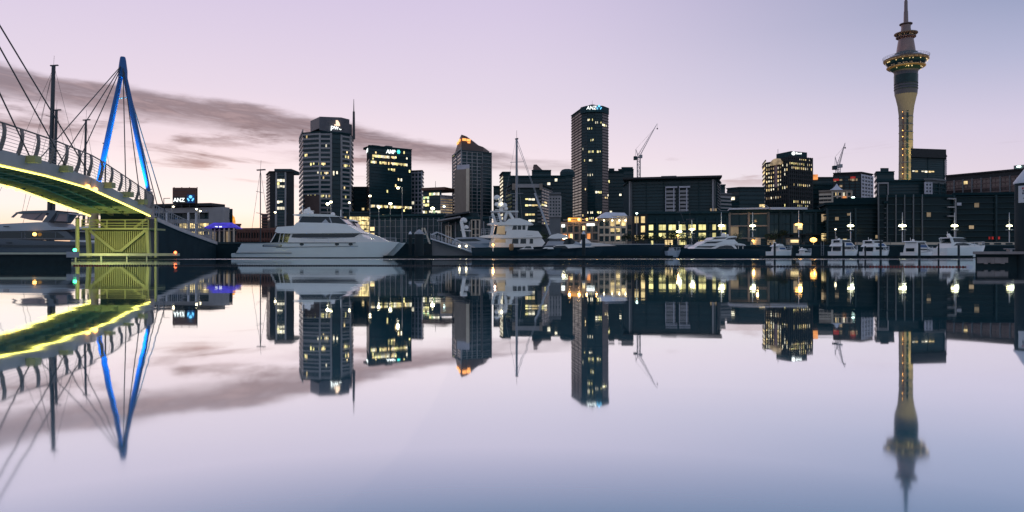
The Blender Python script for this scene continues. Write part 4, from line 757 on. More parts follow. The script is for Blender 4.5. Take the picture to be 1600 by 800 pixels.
# pylons
def pylon(apex, feet, lit=True):
    top = MB(); top.lathe([(.42, -1.9), (.42, -1.2), (.30, -.2), (.24, .15), (.20, .2)], tuple(apex), 10)
    P_ = BB(top, 'pylon', 'pylon_blue')
    for ft in feet:
        ft = Vector(ft); d_ = apex - ft; b = MB(); n = 10; sec = []
        for i in range(n + 1):
            u = i / n; r_ = .14 + .13 * math.sin(math.pi * (.12 + .76 * u)); c = ft.lerp(apex - Vector((0, 0, .8)), u); sec.append((c, r_))
        dv = d_.normalized(); u_ = dv.orthogonal().normalized(); w_ = dv.cross(u_); m8 = 12
        b.add([c + (u_ * math.cos(2 * math.pi * j / m8) + w_ * math.sin(2 * math.pi * j / m8)) * r_ for c, r_ in sec for j in range(m8)], [(i * m8 + j, i * m8 + (j + 1) % m8, (i + 1) * m8 + (j + 1) % m8, (i + 1) * m8 + j) for i in range(n) for j in range(m8)])
        b.v = [tuple(Vector(v) - BO) for v in b.v]; b.build('leg', 'pylon_blue', P_, 'all')
        b = MB(); b.tube(ft - Vector((0, 0, 2.6)) - d_ * .02, ft + d_ * .012, .46, .36, 10); b.v = [tuple(Vector(v) - BO) for v in b.v]; b.build('leg_base', 'pylon_base', P_, True)
    b = MB(); m0 = Vector(feet[0]).lerp(apex, .72); m1 = Vector(feet[1]).lerp(apex, .72); b.tube(m0, m1, .04); b.v = [tuple(Vector(v) - BO) for v in b.v]; b.build('tie_rod', 'steel_grey', P_)
    return P_
AP = P(192, 92, 68.5); FT = (P(147, 318, 68.5), P(233, 302, 68.5))
pylon(AP, FT)
AP2 = Vector((-25.8, 26.5, 19.6)); pylon(AP2, ((-35.2, 26.5, 6), (-27.2, 26.5, 6)))
for ft, dx in ((FT[0], 1.5), (FT[1], -1.5)):
    loc = Vector(ft) + Vector((dx, -2.2, .3)); lamp('SPOT', 'pylon_uplight', BR, loc - BO, 7500, (.04, .50, 1), .12, aim(loc, Vector(ft).lerp(AP, .2)), R(85), .8)
    loc = Vector(ft) + Vector((dx * 1.3, 1.4, .6)); lamp('SPOT', 'pylon_uplight', BR, loc - BO, 11000, (.06, .62, 1), .12, aim(loc, Vector(ft).lerp(AP, .62)), R(50), .7)
for a, (d, sd) in ([(AP, (q, -1)) for q in (55.5, 59.0, 62.5)] + [(AP, (q, 1)) for q in (60.5, 64.0)] + [(AP2, (q, 1)) for q in (44.5, 49.5, 53.4)] + [(AP2, (q, -1)) for q in (44.5, 49.5)]):
    b = MB(); b.tube(a - Vector((0, 0, .5)), bp(d, sd, .9, .3), .045, n=5); BB(b, 'cable', 'steel_dark')
for dx in (.2, .55):
    b = MB(); b.tube(AP - Vector((0, 0, 1.2)), Vector((FT[1].x - dx * 2, 72.5, 5.0)), .05, n=5); BB(b, 'back_stay', 'steel_dark')

# landing ramp behind the bridge
RP = thing('approach_ramp', 'sloping ramp with railings running down from the bridge to the quay', 'ramp', (-42, 82, 0)); RO = Vector((-42, 82, 0))
def rp(d, side, dz=0.0): u = (d - 68) / 28.0; return Vector((-38.8 - 5.0 * u + side * 2.2, d, 4.55 - 2.5 * u ** .8 + dz)) - RO
st = [68 + 2.0 * i for i in range(15)]
b = MB()
for a, c in zip(st, st[1:]):
    A = [rp(a, -1), rp(a, 1), rp(c, 1), rp(c, -1)]; b.add([Vector((v.x, v.y, -1.2)) for v in A] + A, [(0, 3, 2, 1), (4, 5, 6, 7), (0, 1, 5, 4), (1, 2, 6, 5), (2, 3, 7, 6), (3, 0, 4, 7)])
b.build('ramp_body', 'seawall', RP)
for sd in (-1, 1):
    b = MB()
    for a, c in zip(st, st[1:]): b.bar(rp(a, sd * 1.04, .02), rp(c, sd * 1.04, .02), .16, .42)
    b.build('edge_beam', 'fascia', RP)
    for j in range(4):
        b = MB()
        for a, c in zip(st, st[1:]): b.tube(rp(a, sd, .4 + j * .36), rp(c, sd, .4 + j * .36), .05 if j == 3 else .02, n=4)
        b.build('handrail' if j == 3 else 'rail', 'steel_grey', RP)
    for i in range(40): a = 68 + .7 * i; b = MB(); b.bar(rp(a, sd, .1), rp(a, sd, 1.48), .05 if i % 3 else .09, .05 if i % 3 else .09); b.build('baluster' if i % 3 else 'railing_post', 'steel_grey', RP)

# machinery pier under the hinge
D = 66.0
PR = thing('bridge_pier', 'slatted yellow lit machinery pier under the bridge hinge', 'bridge pier', (W(187, D), D, 0)); s = D / F
def pz(py): return Z(py, D)
def px_(x): return (x - 187) * s
MB().box(px_(146), px_(228), .3, 2.4, -1, pz(360)).build('core', 'steel_dark', PR)
b = MB()
for k in range(27): x = px_(147.5 + k * 3.0); b.box(x - .045, x + .045, .1, .25, pz(395), pz(361))
o = b.build('slat', 'yellow_lit_paint', PR); o['kind'] = 'stuff'
for a, c, w_ in (((137, 358), (141, 396), .36), ((231, 358), (234, 396), .36)): b = MB(); b.bar((px_(a[0]), 0, pz(a[1])), (px_(c[0]), 0, -1.0), .3, w_); b.build('post', 'yellow_lit_paint', PR)
for x0, x1 in ((141, 180), (228, 190)): b = MB(); b.bar((px_(x0), -.08, pz(360)), (px_(x1), -.08, pz(392)), .12, .26); b.build('brace', 'yellow_lit_paint', PR)
MB().box(px_(177), px_(193), -.1, .05, pz(393.5), pz(390.5)).build('brace_foot', 'yellow_lit_paint', PR)
MB().box(px_(133), px_(237), -.5, 2.6, pz(359), pz(356.2)).build('walkway', 'yellow_lit_paint', PR)
for py in (344, 349, 353): b = MB(); b.tube((px_(133), -.5, pz(py)), (px_(236), -.5, pz(py)), .045, n=5); b.build('rail', 'yellow_lit_paint', PR)
for x in (133, 145, 172, 200, 227, 236): b = MB(); b.tube((px_(x), -.5, pz(356)), (px_(x), -.5, pz(343.6)), .05, n=5); b.build('railing_post', 'yellow_lit_paint', PR)
MB().box(px_(150), px_(226), 1.0, 2.4, pz(356), pz(341)).build('bearing_beam', 'steel_dark', PR)
for x0, x1 in ((148, 166), (226, 208)): b = MB(); b.bar((px_(x0), .2, pz(343)), (px_(x1), .2, pz(356)), .12, .2); b.build('hinge_strut', 'yellow_lit_paint', PR)
for x, nm in ((187, 'pier_light'),):
    loc = Vector((px_(x), -4.5, pz(352))); lamp('AREA', nm, PR, loc, 30, (.95, .95, .25), 1.2, aim(loc, (px_(x), 0, pz(385))))
D = 63.0
FD = thing('timber_fender', 'long pale timber fender beam floating under the bridge', 'fender', (W(196, D), D, 0)); s = D / F
MB().box((113 - 196) * s, (279 - 196) * s, -.25, .25, .30, .54).build('beam', 'timber', FD); MB().box((116 - 196) * s, (276 - 196) * s, -.14, .14, -.6, .16).build('lower_beam', 'weed', FD)
for x in (120, 160, 200, 231): MB().box((x - 1 - 196) * s, (x + 1 - 196) * s, -.2, .2, -.5, .31).build('post', 'timber', FD)
MB().ball(((276.5 - 196) * s, -.3, .62), .13, 8).build('end_lamp', 'lamp_red', FD)
loc = Vector((-1.5, -2.5, 2.6)); lamp('AREA', 'fender_light', FD, loc, 170, (1, 1, .4), 2.0, aim(loc, (-1.5, 0, .4)))
GP = 'mooring piles'
def pile(px, d, y_top, r_, label, m_='pile_dark', cap=None, name='mooring_pile', group=GP):
    t = thing(name, label, 'pile', (W(px, d), d, 0), group); z = Z(y_top, d)
    MB().lathe([(r_, -1.5), (r_, z * .6), (r_ * .96, z)], n=12).build('shaft', m_, t, True)
    if cap: MB().lathe([(r_ * 1.1, z), (r_ * 1.08, z + min(.12, r_ * .3)), (r_ * .5, z + min(.5, r_ * 1.4)), (r_ * .08, z + min(.65, r_ * 1.9))], n=12).build('cap', cap, t, True)
    else: MB().lathe([(r_ * 1.06, z), (r_ * 1.06, z + .06), (r_ * .5, z + .14)], n=12).build('cap', 'steel_dark', t, True)
    return t
pile(121, 64, 342, .17, 'yellow lit timber pile left of the machinery pier', 'yellow_lit_paint'); pile(243.5, 66, 341, .12, 'yellow lit slim pile at the right foot of the bridge', 'yellow_lit_paint')

# ================================================================ near pontoons and the float line
t = thing('floating_pontoon', 'dark low pontoon with pale edge strip and green lamp at left', 'pontoon', (-16.2, 23.2, 0))
MB().prism([(-3.6, -.35), (1.45, -.35), (-.2, 2.0), (-3.6, 2.0)], -.3, .36).build('float', 'weed', t); MB().prism([(-3.62, -.4), (1.5, -.4), (-.2, 2.05), (-3.62, 2.05)], .361, .41).build('deck', 'pontoon_conc', t); MB().box(-1.15, 1.42, -.46, -.401, .385, .445).build('edge_strip', 'timber', t)
MB().box(1.38, 1.62, -.5, -.2, .28, .47).build('corner_block', 'steel_grey', t); MB().tube((1.28, .1, .41), (1.28, .1, .5), .03).build('lamp_post', 'steel_dark', t); MB().ball((1.28, .1, .53), .055, 8).build('lamp', 'lamp_green', t)
t = thing('concrete_pontoon', 'weed stained concrete pontoon with flat slab at the right edge', 'pontoon', (14.8, 20.6, 0))
b = MB(); b.prism([(-1.30, -.6), (4.5, -.6), (4.5, 3.0), (1.2, 3.0)], .385, .465); b.build('slab', 'pontoon_conc', t)
MB().prism([(-1.1, -.42), (4.3, -.42), (4.3, 2.8), (1.3, 2.8)], -.3, .384).build('beam', 'weed', t); b = MB()
rd = random.Random(3); xs = [-1.06 + .1 * i for i in range(10)]
for a, c in zip(xs, xs[1:]): b.box(a, c, -.45 - rd.random() * .012, -.421, .09 + rd.random() * .05, .29)
b.build('wall_panel', 'pontoon_conc', t)
MB().box(-.10, -.03, -.45, -.3, .465, .53).build('cleat', 'steel_grey', t); MB().box(-.17, .04, -.47, -.28, .53, .553).build('cleat_bar', 'steel_grey', t)
t = thing('sign_pile', 'dark pile with pointed pale cap and white warning sign with arrow', 'pile', (W(1603, 20.2), 20.2, 0)); r_ = .275; z0 = Z(291, 20.2)
MB().lathe([(r_, -1.5), (r_, z0 - .55), (r_, z0 + .1)], n=28).build('shaft', 'pile_dark', t, True)
MB().lathe([(r_ + .03, z0 + .08), (r_ + .03, z0 + .13), (.05, z0 + .5), (.01, z0 + .52)], n=28).build('cap', 'steel_white', t, True)
b = MB(); n = 14
for i in range(n):
    a0, a1 = R(-165 + 120 * i / n), R(-165 + 120 * (i + 1) / n)
    q = [(math.cos(a) * rr, math.sin(a) * rr) for a in (a0, a1) for rr in (r_ + .006, r_ + .016)]
    b.prism([q[0], q[1], q[3], q[2]], z0 - .50, z0 + .0)
SGN = b.build('sign', 'sign_white', t)
def onpile(poly, m_, nm):
    """flat print wrapped on the sign: polygon in (arc metres from the sign's left edge, height)"""
    b = MB(); vs = []
    for u, z in poly: a = R(-165) + u / (r_ + .02); vs.append((math.cos(a) * (r_ + .021), math.sin(a) * (r_ + .021), z0 + z))
    b.add(vs, [tuple(range(len(vs)))]); return b.build(nm, m_, SGN)
for u0, u1, za, zz, m_ in [(.10 + .042 * k, .13 + .042 * k, -.105, -.05, 'ink_red') for k in range(6)] + [(.12 + .04 * k, .145 + .04 * k, -.175, -.13, 'ink') for k in range(4)] + [(.11 + .04 * k, .14 + .04 * k, -.25, -.2, 'ink') for k in range(5)]:
    onpile([(u0, za), (u1, za), (u1, zz), (u0, zz)], m_, 'sign_letter')
onpile([(.165, -.30), (.205, -.30), (.205, -.36), (.245, -.36), (.185, -.43), (.125, -.36), (.165, -.36)], 'ink', 'sign_arrow')
# string of floats from the right pontoon across to the fender
bm_ = MB(); A, B = Vector((13.55, 20.2, 0)), Vector((-14.7, 22.9, 0)); n = 330
BO_ = thing('float_line', 'long line of small red and black floats strung across the water', 'float line', (0, 21, 0)); bk = MB()
for i in range(n):
    u = i / (n - 1); p = A.lerp(B, u) + Vector((.12 * math.sin(u * 9), .9 * math.sin(math.pi * u) + .1 * math.sin(u * 31), 0)) - Vector((0, 21, 0))
    (bm_ if (u < .10 or u > .96) else bk).ball((p.x, p.y, .012), .036, 5, .8)
    if i: bk.tube(pp, (p.x, p.y, .01), .012, n=4)
    pp = (p.x, p.y, .01)
o = bm_.build('float', 'red_float', BO_); o['kind'] = 'stuff'; o = bk.build('rope_and_floats', 'black_float', BO_); o['kind'] = 'stuff'
MB().box(-.06, .06, -.05, .05, -.05, .06).build('end_buoy', 'steel_white', BO_, loc=(13.5, -.85, 0))

# ================================================================ boats
def hull(root, st, m_, name='hull', keel=-.5, deck='gel_grey', y0=0.0, wl='antifoul'):
    """stations stern to bow: (x at sheer, x at waterline, half beam at sheer, half beam at waterline, sheer height)"""
    b = MB(); rows = []
    for xs_, xw, bs, bw, zs in st:
        h = [(xs_, bs, zs), (xs_ * .55 + xw * .45, bs * .66 + bw * .34 + .02, zs * .55), (xw, bw, .12)]
        rows.append([(x, y0 - y, z) for x, y, z in h] + [(x, y0 + y, z) for x, y, z in reversed(h)])
    k = len(rows[0]); b.add([v for r_ in rows for v in r_], [(j * k + i, j * k + i + 1, (j + 1) * k + i + 1, (j + 1) * k + i) for j in range(len(rows) - 1) for i in range(k - 1)] + [tuple(range(k)), tuple((len(rows) - 1) * k + i for i in reversed(range(k)))])
    o = b.build(name, m_, root, True)
    b = MB(); rows = [[(xw, y0 - bw, .12), (xw, y0 - bw * .8, keel), (xw, y0 + bw * .8, keel), (xw, y0 + bw, .12)] for xs_, xw, bs, bw, zs in st]
    b.add([v for r_ in rows for v in r_], [(j * 4 + i, j * 4 + i + 1, j * 4 + 5 + i, j * 4 + 4 + i) for j in range(len(rows) - 1) for i in range(3)] + [(0, 1, 2, 3), tuple((len(rows) - 1) * 4 + i for i in (3, 2, 1, 0))]); b.build('waterline', wl, root)
    b = MB(); rows = [[(xs_, y0 - bs + .02, zs - .04), (xs_, y0 + bs - .02, zs - .04)] for xs_, xw, bs, bw, zs in st]
    b.add([v for r_ in rows for v in r_], [(j * 2, j * 2 + 1, j * 2 + 3, j * 2 + 2) for j in range(len(rows) - 1)]); b.build('foredeck', deck, root)
    return o
def shape(root, name, pts, m_, hw, y0=0.0, c=0.0, b_=0.0, x0=0.0, z0=0.0, parent=None):
    wf = lambda x, z: max(.05, hw + c * (z - z0) + b_ * (x - x0)); o = MB().sheetprof(pts, wf, y0).build(name, m_, parent or root); return o
def panes(root, name, pts, m_, hw, y0=0.0, c=0.0, b_=0.0, x0=0.0, z0=0.0, both=True):
    wf = lambda x, z: max(.05, hw + c * (z - z0) + b_ * (x - x0))
    for sg in ((-1, 1) if both else (-1,)):
        b = MB(); n = len(pts); tri = tessellate_polygon([[Vector((x, z, 0)) for x, z in pts]])
        vs = [(x, y0 + sg * (wf(x, z) - .03), z) for x, z in pts] + [(x, y0 + sg * (wf(x, z) + .025), z) for x, z in pts]
        b.add(vs, [tuple(q) for q in tri] + [tuple(n + i for i in q) for q in tri] + [(i, (i + 1) % n, n + (i + 1) % n, n + i) for i in range(n)]); b.build(name, m_, root)
def rails(root, pts, h=.75, name='guard_rail', m_='steel_white', r_=.025, lines=2):
    b = MB()
    for p in pts: b.tube(p, Vector(p) + Vector((0, 0, h)), r_, n=4)
    for k in range(lines):
        for p, q in zip(pts, pts[1:]): z = Vector((0, 0, h * (k + 1) / lines)); b.tube(Vector(p) + z, Vector(q) + z, r_, n=4)
    return b.build(name, m_, root)
def dome(root, x, y, z, r_, m_='gel_white', name='radar_dome'): return MB().lathe([(r_ * .7, 0), (r_, r_ * .3), (r_, r_ * .7), (r_ * .7, r_ * 1.25), (r_ * .1, r_ * 1.45)], (x, y, z), 12).build(name, m_, root, True)

# --- big catamaran
D = 85.0; s = D / F; cx = 496.0
C = thing('catamaran', 'large white power catamaran with dark wraparound windows, moored side on', 'boat', (W(cx, D), D, 0))
def q(l): return [((x - cx) * s, Z(y, D)) for x, y in l]
def X(x): return (x - cx) * s
for y0 in (.9, 6.1):
    zs = [Z(y, D) for y in (396, 395, 380.5, 378.6, 378.6, 378.2, 378)]
    hull(C, [(X(361), X(361), .85, .8, zs[0]), (X(369), X(367), .95, .9, zs[1]), (X(378), X(371), 1.0, .92, zs[2]), (X(430), X(430), 1.05, .95, zs[3]), (X(540), X(535), 1.0, .85, zs[4]), (X(595), X(580), .65, .42, zs[5]), (X(622), X(599), .05, .04, zs[6])], 'gel_white', y0=y0)
panes(C, 'hull_window', q([(411, 385.6), (411, 382.8), (413, 382.2), (440, 382.2), (441.5, 383), (440, 385.8)]), 'boat_glass', 1.03, .9, both=False); panes(C, 'hull_vent', q([(412.5, 385), (412.5, 383.3), (439.5, 382.9), (439, 385)]), 'gel_grey', 1.05, .9, both=False)
MB().box(X(368), X(456), -.2, 0.0, Z(395.6, D), Z(395, D)).build('rubbing_strake', 'steel_dark', C)
for x in (472, 527, 548, 569): b = MB().lathe([(.03, -.02), (.22, -.02), (.22, .02), (.03, .02)], n=12); b.v = [(v[0] * 1.2, v[2], v[1] * .8) for v in b.v]; b.build('porthole', 'boat_glass', C, loc=(X(x), -.15 + max(0, (x - 540)) * .012, Z(381.5, D)))
b = MB(); b.bar((X(432), -.19, Z(386.6, D)), (X(560), -.19, Z(384.6, D)), .03, .05); b.bar((X(380), -.17, Z(379.6, D)), (X(556), -.13, Z(379.4, D)), .05, .07); b.build('sheer_stripe', 'steel_dark', C)
MB().box(X(380), X(585), 1.0, 6.0, Z(386, D), Z(379.6, D)).build('bridge_deck', 'gel_grey', C)
shape(C, 'saloon', q([(444.7, 379), (449.4, 364), (560, 364), (564, 369), (571, 372.5), (592, 374.6), (619, 378.4)]), 'gel_white', 2.35, 3.5, c=-.12, z0=1.9, b_=-.02, x0=0)
panes(C, 'saloon_window', q([(450.5, 370.5), (452.5, 365.2), (558, 364.8), (549.5, 370.2), (525, 371.6), (500, 372.3), (475, 371.8)]), 'boat_glass', 2.35, 3.5, c=-.12, z0=1.9, b_=-.02)
shape(C, 'flybridge', q([(425, 361.6), (427.8, 353.8), (454, 352.3), (458.8, 346.6), (518.8, 347.8), (537.5, 349.6), (562, 363.6), (447.5, 364.4), (428.8, 363.7)]), 'gel_white', 2.5, 3.5, c=-.2, z0=3.2)
shape(C, 'helm_cabin', q([(460.5, 346.8), (464.5, 337), (525.5, 338.2), (537.5, 348.8), (518, 348.2)]), 'boat_glass', 1.9, 3.5, c=-.15, z0=4.6)
for pts in ([(459.5, 346.6), (463.8, 337), (465.4, 337), (461.4, 346.8)], [(512, 347.8), (508.5, 338), (510, 338), (514, 348)], [(497, 347.4), (503, 341), (509, 347.6)], [(524.5, 338.2), (526, 338.2), (538.5, 349), (536.3, 348.6)]): panes(C, 'window_mullion', q(pts), 'gel_grey', 1.91, 3.5, c=-.15, z0=4.6)
shape(C, 'hardtop', q([(451, 334), (470, 332.6), (511, 333.8), (527.5, 337.8), (512, 337.6), (462.5, 337), (453, 335.4)]), 'gel_white', 2.0, 3.5)
shape(C, 'cockpit_glass', q([(418, 378.6), (426, 363.7), (449, 364.2), (444, 378.8)]), 'boat_glass', 2.1, 3.5)
for x0, x1 in ((417, 425.5), (430, 433), (436, 439)): b = MB(); b.bar((X(x0), 1.3, Z(378.6, D)), (X(x1), 1.3, Z(363.8, D)), .08, .1); b.build('cockpit_post', 'gel_white', C)
dome(C, X(467), 3.5, Z(333, D), .55); dome(C, X(478), 2.4, Z(333, D), .28); dome(C, X(509), 3.4, Z(334.5, D), .3)
b = MB(); b.bar((X(473), 3.5, Z(333, D)), (X(469), 3.5, Z(321, D)), .12, .3); b.bar((X(465), 3.5, Z(325, D)), (X(478), 3.5, Z(327, D)), .2, .08); b.tube((X(461), 3.2, Z(333, D)), (X(460), 3.2, Z(318, D)), .06); b.build('antenna_mast', 'gel_white', C)
b = MB(); b.tube((X(521.5), 3.5, Z(336, D)), (X(521.5), 3.5, Z(325, D)), .06); b.build('whip_antenna', 'gel_white', C)
rails(C, [(X(x), .35 + max(0, x - 560) * .018, Z(378.3, D)) for x in (470, 490, 512, 535, 558, 580, 600, 616)], .55)
# --- second cruiser just behind the catamaran
D = 97; s = D / F; cx = 560
C = thing('motor_cruiser', 'white flybridge cruiser half hidden behind the catamaran bow', 'boat', (W(cx, D), D, 0), 'moored boats')
hull(C, [(X(515), X(515), 1.8, 1.7, Z(381, D)), (X(560), X(558), 1.9, 1.6, Z(380, D)), (X(600), X(592), .9, .5, Z(378, D)), (X(612), X(602), .05, .04, Z(377, D))], 'gel_white', y0=2)
shape(C, 'cabin', q([(518, 380), (520, 362), (560, 360), (568, 362), (592, 371), (606, 378)]), 'gel_white', 1.5, 2, c=-.15, z0=2, b_=-.08); shape(C, 'helm_cabin', q([(524, 361), (530, 345), (550, 344.5), (561, 361)]), 'boat_glass', 1.3, 2)
shape(C, 'hardtop', q([(523, 344.5), (530, 342), (548, 342.3), (553, 345.4), (530, 345.4)]), 'gel_white', 1.45, 2)
for pts in ([(545, 347), (548, 346), (557, 356), (551, 356)], [(536, 355), (540, 347), (544, 347), (550, 356)]): panes(C, 'window', q(pts), 'glass_pink', 1.31, 2)
# --- gangway and pile pair
D = 96.0; s = D / F
GW = thing('gangway', 'sloping white gangway bridge with mesh sides and small lamps', 'gangway', (W(706, D), D, 0)); cx = 706
for y0 in (0, 1.6):
    a, c = Vector((X(673), y0, Z(373, D))), Vector((X(741), y0, Z(394, D))); n = 12; up = Vector((0, 0, .95))
    b = MB(); b.bar(a, c, .1, .16); b.build('bottom_chord', 'steel_white', GW); b = MB(); b.bar(a + up * .6, a + Vector((.8, 0, .95)), .1, .1); b.bar(a + Vector((.8, 0, .95)), c + up * .7, .1, .12); b.build('handrail', 'steel_white', GW)
    for i in range(n + 1): b = MB(); p = a.lerp(c, i / n); b.bar(p, p + up * .8, .06, .06); b.build('upright', 'steel_white', GW)
    for i in range(n): b = MB(); b.bar(a.lerp(c, i / n), a.lerp(c, (i + 1) / n) + up * .75, .04, .05); b.build('diagonal', 'steel_grey', GW)
b = MB(); b.add([(X(673), .05, Z(373, D) - .02), (X(741), .05, Z(394, D) - .02), (X(741), 1.55, Z(394, D) - .02), (X(673), 1.55, Z(373, D) - .02)], [(0, 1, 2, 3)]); b.build('tread', 'concrete_light', GW)
b = MB(); b.sheetprof(q([(673, 401), (673, 374), (690, 379), (712, 386), (738, 396), (738, 401)]), lambda x, z: .03, 1.75); b.build('mesh_panel', 'concrete_light', GW)
for x, y in ((718, 384.5), (728.5, 384.6)): MB().ball((X(x), -.1, Z(y, D)), .13, 8).build('lamp', 'lamp_small', GW)
pile(655, 92, 366, .62, 'thick black pile with grey conical cap left of the gangway', 'pile_dark', 'steel_grey'); pile(641, 94, 366, .22, 'thin pile with pale cap just left of the thick black pile', 'pile_dark', 'steel_white')
MB_t = thing('mooring_tripod', 'small pale tripod on a dark footing at the gangway head', 'tripod', (W(663, 95), 95, 0)); s = 95 / F; cx = 663; D = 95
b = MB(); b.bar((X(658), 0, 1.9), (X(660), 0, Z(356, D)), .2, .25); b.bar((X(672), 0, 1.9), (X(663), 0, Z(356, D)), .15, .2); b.bar((X(662), 0, Z(366, D)), (X(668), 0, Z(366, D)), .15, .15); b.build('strut', 'cream', MB_t); MB().box(X(655), X(674), -.3, .8, -.8, 1.95).build('base', 'pile_dark', MB_t)

# --- expedition yacht: white superstructure on a dark hull
D = 92.0; s = D / F; cx = 800
C = thing('expedition_yacht', 'white decked motor yacht with dark hull and tall radar mast', 'boat', (W(cx, D), D, 0))
hull(C, [(X(736), X(738), 2.3, 2.1, Z(387, D)), (X(770), X(770), 2.7, 2.4, Z(386.5, D)), (X(830), X(828), 2.7, 2.2, Z(386, D)), (X(868), X(860), 1.8, 1.1, Z(384, D)), (X(892), X(880), .06, .05, Z(382, D))], 'hull_navy', y0=2.5, deck='teak')
Y0 = 2.5
shape(C, 'main_deck_house', q([(766, 386.5), (770, 371), (846, 371), (852, 379), (846, 386.5)]), 'gel_white', 2.1, Y0)
for a, c in ((800, 810), (813, 822), (827.5, 833)): panes(C, 'window', q([(a, 380.5), (a + .8, 373.2), (c, 373), (c, 380.5)]), 'boat_glass', 2.1, Y0)
shape(C, 'upper_deck', q([(748, 370.5), (752, 368), (768, 366.5), (790, 367), (792, 359), (824, 360), (841, 361), (848, 370.5), (800, 372), (760, 371.5)]), 'gel_white', 2.35, Y0, c=-.05, z0=2.5)
shape(C, 'wheelhouse', q([(775, 367), (778, 350), (826, 350), (824, 360), (815, 360.5), (790, 361)]), 'gel_white', 1.7, Y0)
for a, c in ((800, 807.5), (809, 814.5), (816.5, 821)): panes(C, 'wheelhouse_window', q([(a, 358.6), (a + (2.4 if a == 800 else 0), 352.2), (c, 352.2), (c, 358.6)]), 'boat_glass', 1.7, Y0)
shape(C, 'wheelhouse_roof', q([(760, 350), (768, 347.6), (790, 346), (795, 341.5), (812, 340.5), (828, 346), (834, 350.4), (815, 351.6), (770, 351)]), 'gel_white', 2.0, Y0)
shape(C, 'aft_cabin_light', q([(775.5, 365), (777, 353), (789, 353), (789, 365)]), 'lit_dim', 1.72, Y0); shape(C, 'aft_saloon_light', q([(772, 379), (774, 373.6), (790, 373.6), (790, 379)]), 'lit_dim', 2.12, Y0)
panes(C, 'name_strip', q([(822, 368.7), (822, 368), (832, 368), (832, 368.7)]), 'ink', 2.3, Y0, both=False)
for x0, x1, ya, yc in ((765, 770, 386, 371), (767, 771, 367, 351), (774, 769, 347, 333), (783, 779, 347, 332), (802, 795, 341.5, 330), (788, 792, 343, 330)):
    for yy in (Y0 - 1.6, Y0 + 1.6): b = MB(); b.bar((X(x0), yy, Z(ya, D)), (X(x1), yy, Z(yc, D)), .14, .35); b.build('deck_support', 'gel_white', C)
MB().box(X(766), X(810), Y0 - 1.8, Y0 + 1.8, Z(330.2, D), Z(328.8, D)).build('radar_platform', 'gel_white', C)
b = MB(); b.bar((X(783), Y0, Z(329, D)), (X(781), Y0, Z(308, D)), .5, .8); b.bar((X(776), Y0, Z(321, D)), (X(788), Y0, Z(322, D)), 1.6, .12); b.bar((X(773), Y0, Z(326, D)), (X(792), Y0, Z(326, D)), .3, .12); b.build('radar_mast', 'gel_white', C)
for x, y, rr in ((776, 310, .45), (787.5, 322, .42), (776, 320, .35), (790, 326, .3)): dome(C, X(x), Y0 - .3, Z(y, D), rr)
MB().ball((X(783.5), Y0 - .5, Z(317, D)), .14, 8).build('mast_lamp', 'lamp_small', C)
rails(C, [(X(x), Y0 - 2.0, Z(347.5, D)) for x in (765, 771, 777, 783, 788)], .8, lines=3); rails(C, [(X(x), Y0 - 2.3, Z(366.8, D)) for x in (752, 758, 764, 770)], .8, lines=3)
MB().ball((X(770.5), Y0 - 2.9, Z(382.6, D)), .16, 8).build('stern_lamp', 'lamp_amber', C); MB().tube((X(770.5), Y0 - 2.9, .9), (X(770.5), Y0 - 2.9, Z(383, D)), .06).build('lamp_post', 'steel_white', C); lamp('POINT', 'stern_light', C, (X(770.5), Y0 - 3.2, Z(382.6, D)), 18, (1, .6, .25), .15)
lamp('POINT', 'cabin_light', C, (X(772), Y0, Z(356, D)), 20, (1, .62, .45), .2)
MB().lathe([(.2, -.45), (.3, -.25), (.3, .25), (.2, .45)], n=12).build('fender', 'teak', C, True, (X(799), Y0 - 2.95, Z(386, D)))
# --- grey motor yacht with white radar mast behind the gangway
D = 104.0; s = D / F; cx = 735
C = thing('sport_cruiser', 'low grey cruiser with white angled radar mast behind the gangway', 'boat', (W(cx, D), D, 0), 'moored boats')
hull(C, [(X(700), X(700), 1.8, 1.7, Z(382, D)), (X(740), X(738), 1.9, 1.6, Z(381, D)), (X(768), X(762), .9, .5, Z(379, D)), (X(780), X(772), .05, .04, Z(378, D))], 'gel_grey', y0=2)
shape(C, 'cabin', q([(705, 381), (712, 371), (745, 370), (765, 375), (775, 380)]), 'gel_grey', 1.5, 2); panes(C, 'window', q([(712, 377.5), (715, 373.5), (742, 372.5), (752, 376.5)]), 'boat_glass', 1.5, 2)
b = MB(); b.bar((X(724.5), 2, Z(370.5, D)), (X(719.5), 2, Z(345, D)), .5, .95); b.bar((X(718), 2, Z(359, D)), (X(735), 2, Z(360, D)), .8, .12); b.build('radar_mast', 'gel_white', C); dome(C, X(723), 2, Z(347, D), .55); dome(C, X(727), 1.8, Z(357, D), .4)

# --- sloop with tall mast; long dark sailing hull
D = 100.0; s = D / F; cx = 935
C = thing('dark_sailing_yacht', 'long low dark hulled sailing yacht with plumb bow pointing right', 'boat', (W(cx, D), D, 0))
hull(C, [(X(835), X(842), 1.6, 1.4, Z(386.5, D)), (X(890), X(890), 2.6, 2.2, Z(386, D)), (X(960), X(958), 2.4, 1.8, Z(384, D)), (X(1015), X(1010), 1.2, .7, Z(382.2, D)), (X(1046), X(1036), .06, .05, Z(381, D))], 'hull_navy', y0=2.8, deck='teak')
MB().box(X(892), X(1042), .2, .28, Z(381.8, D), Z(381.2, D)).build('toe_rail', 'steel_white', C)
shape(C, 'coach_roof', q([(880, 386), (890, 381), (925, 378.5), (945, 380), (968, 384)]), 'gel_white', 1.3, 2.8, b_=-.05)
panes(C, 'window', q([(890, 383.6), (894, 381.4), (922, 380.2), (926, 382.4)]), 'boat_glass', 1.3, 2.8, b_=-.05)
